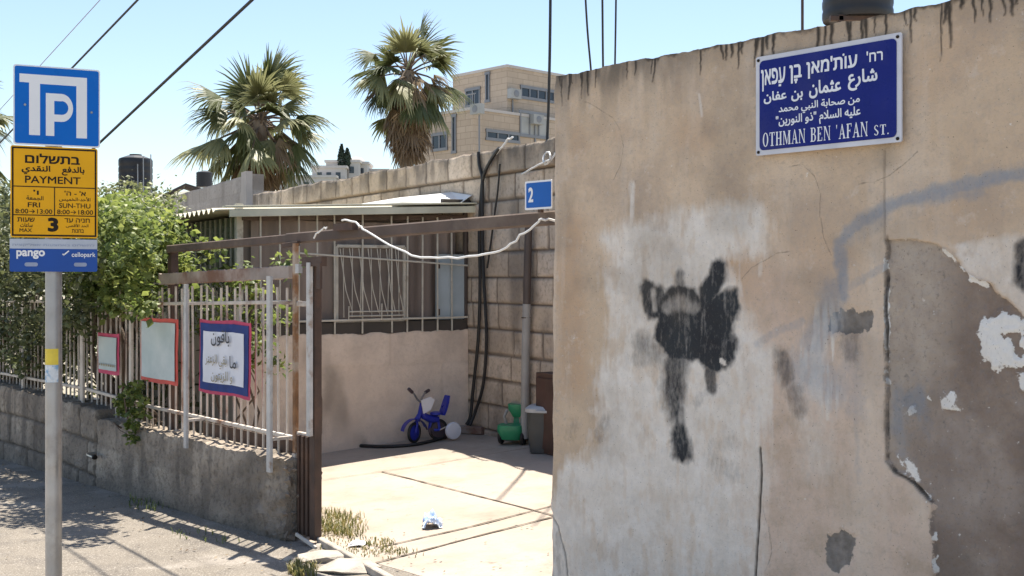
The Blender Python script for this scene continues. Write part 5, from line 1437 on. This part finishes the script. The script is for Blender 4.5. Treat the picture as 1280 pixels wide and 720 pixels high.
dp = thing('downpipe', onW(656, 540, .07), 'two tone downpipe on the stone wall, dark above and grey below', 'pipe')
b = MB(); b.tube([onW(661, 272, .06), onW(659, 350, .06), onW(658.5, 385, .06)], .033, 12); b.build('upper_pipe', 'pipe_dark', dp, True)
b = MB(); b.tube([onW(658.5, 380, .06), onW(657, 440, .06), onW(656, 548, .06)], .036, 12); b.build('lower_pipe', 'pvc', dp, True)
b = MB(); p = onW(657.5, 397, .06); b.torus(p, UP, .037, .006, 18, 6); b.build('pipe_clip', 'rust_brown', dp, True)

# ================================================================= ROOF TANKS
def tank(px, ytop, ybot, Y, w, label, stand=None, rods=False, grp='black roof water tanks'):
    tp, bt = at(px, ytop, Y), at(px, ybot, Y); h = tp.z - bt.z; r = w / FPX * Y / 2
    root = thing('water_tank', (bt.x, bt.y, bt.z), label, 'water tank', grp)
    b = MB(); pr = [(r * .97, 0), (r, .03)]
    for i in range(1, 6): z = h * .86 * i / 6; pr += [(r, z - .03), (r * .975, z), (r, z + .03)]
    pr += [(r, h * .86), (r * .95, h * .90), (r * .5, h * .965), (r * .42, h * .97)]
    b.lathe(bt, UP, pr, 32); b.build('tank_body', 'tank_black', root, True)
    b = MB(); b.lathe(bt + UP * h * .968, UP, [(r * .36, 0), (r * .36, h * .03), (r * .1, h * .034)], 24); b.build('lid', 'tank_black', root, True)
    if stand is not None:
        b = MB()
        for sx, sy in ((-1, -1), (1, -1), (1, 1), (-1, 1)):
            c = Vector((bt.x + sx * r * .7, bt.y + sy * r * .7, 0)); b.bar(c + UP * stand, c + UP * (bt.z - .0), .05, .05, (1, 0, 0))
        for zz_ in (bt.z - .03,):
            for sy in (-1, 1): b.bar((bt.x - r, bt.y + sy * r * .7, zz_), (bt.x + r, bt.y + sy * r * .7, zz_), .05, .05, UP)
        b.build('steel_stand', 'rust_brown', root)
    if rods:
        b = MB()
        for x, y0, y1 in ((172, 205, 262), (179, 196, 262), (188.5, 193, 262)): b.tube([at(x, y0, Y - r - .06), at(x + .6, y1, Y - r - .06)], .012, 6)
        b.build('vent_pipes', 'galv', root, True)
    return root


tank(169.5, 193, 249, 24, 41, 'black water tank on a stand above the shrubs, with thin pipes in front', -0.9, True)
tank(255.5, 213.5, 234, 20.6, 20, 'small black tank sitting on the pale block parapet, seen over its edge')
tank(1072, -70, 26, 10.5, 86, 'large black tank behind the tan wall, right of the thin rod', 2.6)
b = MB(); b.tube([at(1003, 110, 8.5), at(1003, -60, 8.5)], .011, 8); tag(b.build('roof_rod', 'rust_brown', None, True), 'thin dark steel rod sticking up behind the tan wall', 'rod')

# ================================================================= YARD THINGS
# ---- child's bicycle leaning by the porch wall
def yardp(px, py): return onG(px, py)


g0 = H(0.27, 0.53, 0); g0.z = gz(g0.x, g0.y); BU = -BB; BN = WW.copy(); kf = FPX / g0.y * .93
BDY = HY + (CAM_Z - g0.z) * FPX / g0.y - 546


def bk(px, py, n=0.0): return g0 + BU * ((px - 541) / (FPX / g0.y * .9)) + UP * ((546 - py) / kf) + BN * n


bike = thing('kids_bicycle', g0, "small blue child's bicycle with white training wheel, against the porch wall", 'bicycle')
for nm, c, rr in (('front_wheel', (519, 533.5), 12), ('rear_wheel', (549, 532), 12.5)):
    r = rr / kf; ax = BN if nm[0] == 'r' else (BN + BU * .5).normalized()
    b = MB(); b.torus(bk(*c), ax, r - .013, .014); wh = b.build(nm, 'black_rubber', bike, True)
    b = MB(); b.lathe(bk(*c) - ax * .012, ax, [(r * .28, 0), (r * .80, .008), (r * .80, .016), (r * .28, .024)], 24); b.build('rim', 'bike_blue' if nm[0] == 'f' else 'grip', wh, True)
b = MB(); b.lathe(bk(562, 533, .10), BN, [(.02, -.012), (.078, -.014), (.080, 0), (.072, .014), (.02, .02)], 26); tw = b.build('training_wheel', 'bike_white', bike, True)
b = MB(); b.tube([bk(549, 532, .03), bk(556, 528, .06), bk(562, 533, .09)], .008, 6); b.build('training_arm', 'galv', tw, True)
b = MB()
b.tube([bk(529, 507), bk(531, 515), bk(539, 519), bk(549, 520)], [.028, .032, .036, .03], 10); b.tube([bk(549, 520), bk(549, 532, .03)], .012, 8); b.tube([bk(549, 520), bk(549, 532, -.03)], .012, 8)
b.tube([bk(540, 519), bk(538, 532)], .016, 8); b.tube([bk(538, 532), bk(549, 532, .03)], .012, 8); b.build('frame', 'bike_blue', bike, True)
b = MB(); b.tube([bk(528, 500), bk(526, 512), bk(522, 520)], [.016, .02, .03], 8)
for s_ in (-1, 1): b.tube([bk(522, 520), bk(521, 523, s_ * .03), bk(519, 533.5, s_ * .03)], .011, 8)
b.build('fork', 'bike_blue', bike, True)
b = MB(); n_ = 12; L = []
for i in range(n_ + 1):
    a = R(20 + 150 * i / n_); c = bk(519, 533.5); r = 15.5 / kf
    for s_ in (-.034, .034): L.append(c + BU * r * math.cos(a) + UP * r * math.sin(a) + BN * s_)
b.add(L, [(2 * i, 2 * i + 1, 2 * i + 3, 2 * i + 2) for i in range(n_)]); b.add([v + UP * .004 for v in L], [(2 * i, 2 * i + 2, 2 * i + 3, 2 * i + 1) for i in range(n_)])
b.build('mudguard', 'bike_blue', bike, True)
b = MB(); b.tube([bk(508, 483, .10), bk(514, 488, .08), bk(521, 495, .03), bk(527, 499), bk(532, 494, -.05), bk(540, 490, -.12), bk(545, 489, -.15)], .009, 8); hb = b.build('handlebar', 'galv', bike, True)
for p, q in (((505, 481, .115), (511, 485.5, .09)), ((541, 489.6, -.125), (548, 488, -.17))):
    b = MB(); b.tube([bk(*p), bk(*q)], .015, 10); b.build('grip', 'grip', hb, True)
b = MB(); slab(b, [(-.035, -.075), (.035, -.045), (.075, .045), (.03, .075), (-.06, .045)], bk(532, 502, .04), BU, UP, BN, 0, .015); b.build('number_plate', 'bike_white', bike)
b = MB(); b.tube([bk(549, 520), bk(549, 514)], .014, 8); b.build('seat_post', 'galv', bike, True)
b = MB(); b.lathe(bk(546, 514), UP, [(.03, -.012), (.055, 0), (.05, .02), (.02, .026)], 16)
L = []
for i, (x, y, w) in enumerate(((552, 515, .045), (555, 508, .048), (557.5, 500, .045), (559.5, 492.5, .03))): L += [bk(x, y, w), bk(x, y, -w), bk(x + 3, y + .5, w), bk(x + 3, y + .5, -w)]
fs = []
for i in range(3): o = 4 * i; fs += [(o, o + 1, o + 5, o + 4), (o + 2, o + 6, o + 7, o + 3), (o, o + 4, o + 6, o + 2), (o + 1, o + 3, o + 7, o + 5)]
b.add(L, fs + [(0, 2, 3, 1), (12, 13, 15, 14)]); b.build('seat', 'bike_blue', bike, True)
b = MB(); b.lathe(bk(538, 532, .03), BN, [(.03, 0), (.03, .006)], 14); b.bar(bk(538, 532, .045), bk(541, 538, .045), .016, .01, BN); b.bar(bk(538, 532, -.045), bk(535, 526, -.045), .016, .01, BN); b.build('pedal_crank', 'grip', bike, True)

# ---- green ride-on toy
g0 = onG(641, 555); kf = FPX / g0.y; BU = Vector((.97, -.24, 0)).normalized(); BN = Vector((BU.y, -BU.x, 0))


def tk(px, py, n=0.0): return g0 + BU * ((px - 641) / kf) + UP * ((556 - py) / kf) + BN * n


toy = thing('toy_tricycle', g0, 'green plastic ride-on toy with black wheels and a grey push pole, beside the bin', 'toy')
b = MB()
def frustum(mb, c, ax, ay, h, k0, k1):
    L = []
    for kk, z in ((k0, 0), (1.0, h * .6), (k1, h)):
        for a in range(16):
            an = 2 * math.pi * a / 16; e = 0.55
            L.append(c + ax * (abs(math.cos(an)) ** e * math.copysign(1, math.cos(an))) * kk + ay * (abs(math.sin(an)) ** e * math.copysign(1, math.sin(an))) * kk + UP * z)
    mb.add(L, [(i * 16 + j, i * 16 + (j + 1) % 16, (i + 1) * 16 + (j + 1) % 16, (i + 1) * 16 + j) for i in range(2) for j in range(16)] + [tuple(range(16))[::-1], tuple(range(32, 48))])


frustum(b, tk(641, 549, .02), BU * .125, BN * .12, .125, .72, .96); b.build('bucket', 'green_plastic', toy, True)
b = MB(); frustum(b, tk(644, 524, -.13), BU * .088, BN * .075, .115, .55, 1.02); b.build('seat', 'green_plastic', toy, True)
b = MB(); b.bar(tk(644, 540, -.12), tk(645, 522, -.13), .09, .05, BU); b.build('column', 'green_plastic', toy)
b = MB(); b.tube([tk(633, 535, -.02), tk(630, 522, .0), tk(633, 514, -.02)], .014, 8); b.build('grey_bracket', 'pvc', toy, True)
for x, n, r in ((627, .02, .075), (656.5, .06, .07), (637, -.16, .07)):
    b = MB(); ax = BU; c = tk(x, 556, n) + UP * r; b.torus(c, ax, r * .72, r * .28, 24, 10); wh = b.build('wheel', 'black_rubber', toy, True)
    b = MB(); b.lathe(c - ax * .012, ax, [(r * .2, 0), (r * .6, .004), (r * .6, .02), (r * .2, .024)], 16); b.build('hub', 'grip', wh, True)
b = MB(); b.tube([tk(626, 551, .0), tk(657, 551, .0)], .01, 8); b.build('axle', 'galv', toy, True)
b = MB(); b.tube([tk(640, 515, -.2), tk(640, 476, -.26)], .019, 10); b.build('push_pole', 'pvc', toy, True)

# ---- grey bin with pale lid, and the brown cupboard behind it
c = onG(684, 567) + Vector((.0, .10, 0)); c.z = gz(c.x, c.y); BU = Vector((.96, -.28, 0)).normalized(); BN = Vector((BU.y, -BU.x, 0))
bn = thing('grey_bin', c, 'dark grey plastic bin with a pale lid, beside the tan wall edge', 'bin')
b = MB(); frustum(b, c, BU * .155, BN * .14, .335, .86, 1.0); b.build('bin_body', 'bin_grey', bn, True)
b = MB(); frustum(b, c + UP * .337, BU * .17, BN * .155, .05, 1.0, .84); b.build('lid', 'lid_grey', bn, True)
b = MB(); b.bar(c + UP * .35 + BN * .155 - BU * .05, c + UP * .35 + BN * .155 + BU * .05, .02, .03, UP); b.build('lid_handle', 'lid_grey', bn)
p = onW(667, 540, .20); q = H((Vector((p.x, p.y)) - C0).dot(W) + .225, .105, 0); q.z = gz(q.x, q.y)
bx = thing('brown_cupboard', q, 'dark brown wooden cupboard behind the grey bin, against the stone wall', 'cupboard')
b = MB(); b.obox(q + UP * .33, WW * .22, BB * .08, UP * .33, .01); b.build('cabinet', 'brown_box', bx)
b = MB(); b.obox(q + UP * .33 + BB * .086, WW * .2, BB * .005, UP * .29, .004); dd = b.build('door', 'brown_box', bx)
b = MB(); b.obox(q + UP * .36 + BB * .098 + WW * .15, WW * .01, BB * .008, UP * .04, .003); b.build('handle', 'grip', dd)

# ---- stone lump and board by the cable foot
def rock(name, p, s, seed, mat, label, cat, sx=1, sy=1, sz=.6, group=None):
    r2 = random.Random(seed); bm = bmesh.new()
    for _ in range(22):
        v = Vector((r2.gauss(0, 1), r2.gauss(0, 1), r2.gauss(0, 1))).normalized(); bm.verts.new(p + Vector((v.x * sx, v.y * sy, (v.z * .9 + .55) * sz)) * s * r2.uniform(.82, 1.1))
    bmesh.ops.convex_hull(bm, input=bm.verts); bmesh.ops.delete(bm, geom=[v for v in bm.verts if not v.link_faces], context='VERTS')
    me = bpy.data.meshes.new(name); bm.to_mesh(me); bm.free(); me.materials.append(MT[mat]); o = bpy.data.objects.new(name, me); COL.objects.link(o); return tag(o, label, cat, group)


b = MB(); a_, c_ = onG(578, 541), onG(606, 543); b.bar(a_ + UP * .035, c_ + UP * .035, .07, .10, UP); tag(b.build('timber_offcut', 'grey_wood'), 'short grey timber block at the foot of the black wall cables', 'timber')
# crumpled plastic bottle bag and the paper scrap
def crumple(name, px, py, w, h, mat, seed, label, cat, lift=.02):
    p = onG(px, py); us = np.linspace(-1, 1, 22); U, V = np.meshgrid(us, us); r2 = fbm(U * 2.1, V * 2.1, seed, 4, .65); r1 = fbm(U * 1.3, V * 1.6, seed + 9)
    e = np.clip(1 - (np.abs(U) ** 2.4 + np.abs(V) ** 2.4) * .7, 0, 1) ** .5
    X = p.x + U * w * (.8 + .4 * r1); Y = p.y + V * h * (.8 + .4 * r2); Zc = p.z + .008 + e * (r2 * 1.7 - .25) * lift * 2
    o = surface(name, X, Y, np.maximum(Zc, p.z + .006), mat, None, None, (0, 0, -.002)); return tag(o, label, cat)


k = NT('clear_plastic', 0.22); kx = k.mix(k.noise(26, 5, .6, .35, .65), (0.30, 0.45, 0.72), (0.80, 0.84, 0.88)); MT['crumpled'] = k.col(kx)
crumple('plastic_bag', 541, 658, .062, .075, 'crumpled', 4, 'crumpled clear and blue plastic wrapper lying on the sunlit yard', 'litter', .045)
crumple('paper_scrap', 447, 682, .05, .05, 'paper_scrap', 6, 'torn white paper scrap among the weeds at the gateway', 'litter', .012)
# broken concrete at the threshold
for i, (px, py, s, sx, sy, lab) in enumerate(((408, 700, .13, 1.3, .8, 'pale slab of broken concrete just right of the gate post foot'), (437, 712, .15, 1.2, .9, 'larger rounded slab of broken concrete at the threshold, nearest the street'), (399, 684, .05, 1, 1, 'small broken concrete lump beside the gate post foot'), (361, 699, .04, 1.2, .8, 'small pale stone at the foot of the low wall end'))):
    rock('concrete_lump', onG(px, py) - UP * .02, s, 40 + i, 'rubble', lab, 'rubble', sx, sy, .36 if s > .1 else .6, 'broken concrete at the gateway')
b = MB(); a_, c_ = onG(462, 700, .02), onG(505, 735, .02); b.bar(onG(400, 676, .018), c_, .045, .04, UP); tag(b.build('threshold_bar', 'rubble'), 'worn concrete threshold strip across the gateway from gate post outwards', 'threshold')


def weeds(name, boxes, mat, seed, label, hgt=.07):
    r2 = random.Random(seed); b = MB()
    for x0, x1, y0, y1, n, hk in boxes:
        for _ in range(n):
            # thin towards the ends of each patch
            u = r2.betavariate(1.4, 2.2); px = x0 + (x1 - x0) * u; py = r2.uniform(y0, y1) + (px - x0) * .12
            p = onG(px, py); tn = r2.random()
            for _k in range(3):
                a = r2.uniform(0, 6.28); L = hgt * hk * r2.uniform(.25, 1.2); le = r2.uniform(.15, .8); w = r2.uniform(.0012, .0028)
                dv = Vector((math.cos(a), math.sin(a), 0)); sd = Vector((-dv.y, dv.x, 0)) * w
                m = p + dv * L * le * .4 + UP * L * .6; e_ = p + dv * L * le + UP * L * .85
                b.add([p - sd, p + sd, m + sd, m - sd, e_], [(0, 1, 2, 3), (3, 2, 4)], min(1, max(0, tn + r2.uniform(-.2, .2))))
    o = b.build(name, mat); tag(o, label, 'weeds', None, 'stuff'); return o


weeds('weeds', [(398, 462, 640, 668, 360, .9), (398, 500, 668, 690, 170, .35), (455, 500, 672, 682, 60, .5), (470, 530, 683, 692, 70, .4), (360, 400, 706, 720, 200, .8)], 'weed', 5, 'dry grass and weeds growing at the gateway beside the gate post')
weeds('weeds', [(160, 215, 620, 636, 60, .7), (75, 120, 578, 592, 120, .8), (215, 330, 660, 674, 26, .5)], 'leaf', 6, 'green weeds growing at the foot of the low wall', .09)
# fallen leaves and grit
r2 = random.Random(77); b = MB()
for _ in range(900):
    t = r2.uniform(-6, 2.4); n = abs(r2.gauss(0, .45)) + .02 if r2.random() < .7 else -r2.random() ** 2 * 2.5 - .02
    if n < 0 and t < -.1: continue
    p = F(t, n, 0); p.z = gz(p.x, p.y) + .012; s_ = r2.uniform(.004, .014); a = r2.uniform(0, 6.28)
    d1 = Vector((math.cos(a), math.sin(a), r2.uniform(-.1, .5))) * s_; d2 = Vector((-math.sin(a), math.cos(a), r2.uniform(-.1, .4))) * s_ * .6
    b.add([p - d1, p + d2, p + d1, p - d2], [(0, 1, 2, 3)], r2.random())
tag(b.build('fallen_leaves', 'frond_dead'), 'dry leaves and grit scattered on the pavement and the gateway', 'leaf litter', None, 'stuff')
# tap on the low wall
tp = onF(112, 567, .11); tp = F(tF(tp), .10, tp.z)
tpo = thing('wall_tap', tp, 'short metal pipe and tap sticking out of the low wall', 'tap')
b = MB(); b.tube([tp - NV * .05, tp + NV * .03, tp + NV * .05 + TV * .06, tp + NV * .06 + TV * .20], .011, 8); b.build('pipe', 'brass', tpo, True)
b = MB(); b.lathe(tp + NV * .05 + TV * .2, TV, [(.018, -.02), (.02, 0), (.018, .02)], 12); b.build('valve', 'ink', tpo, True)
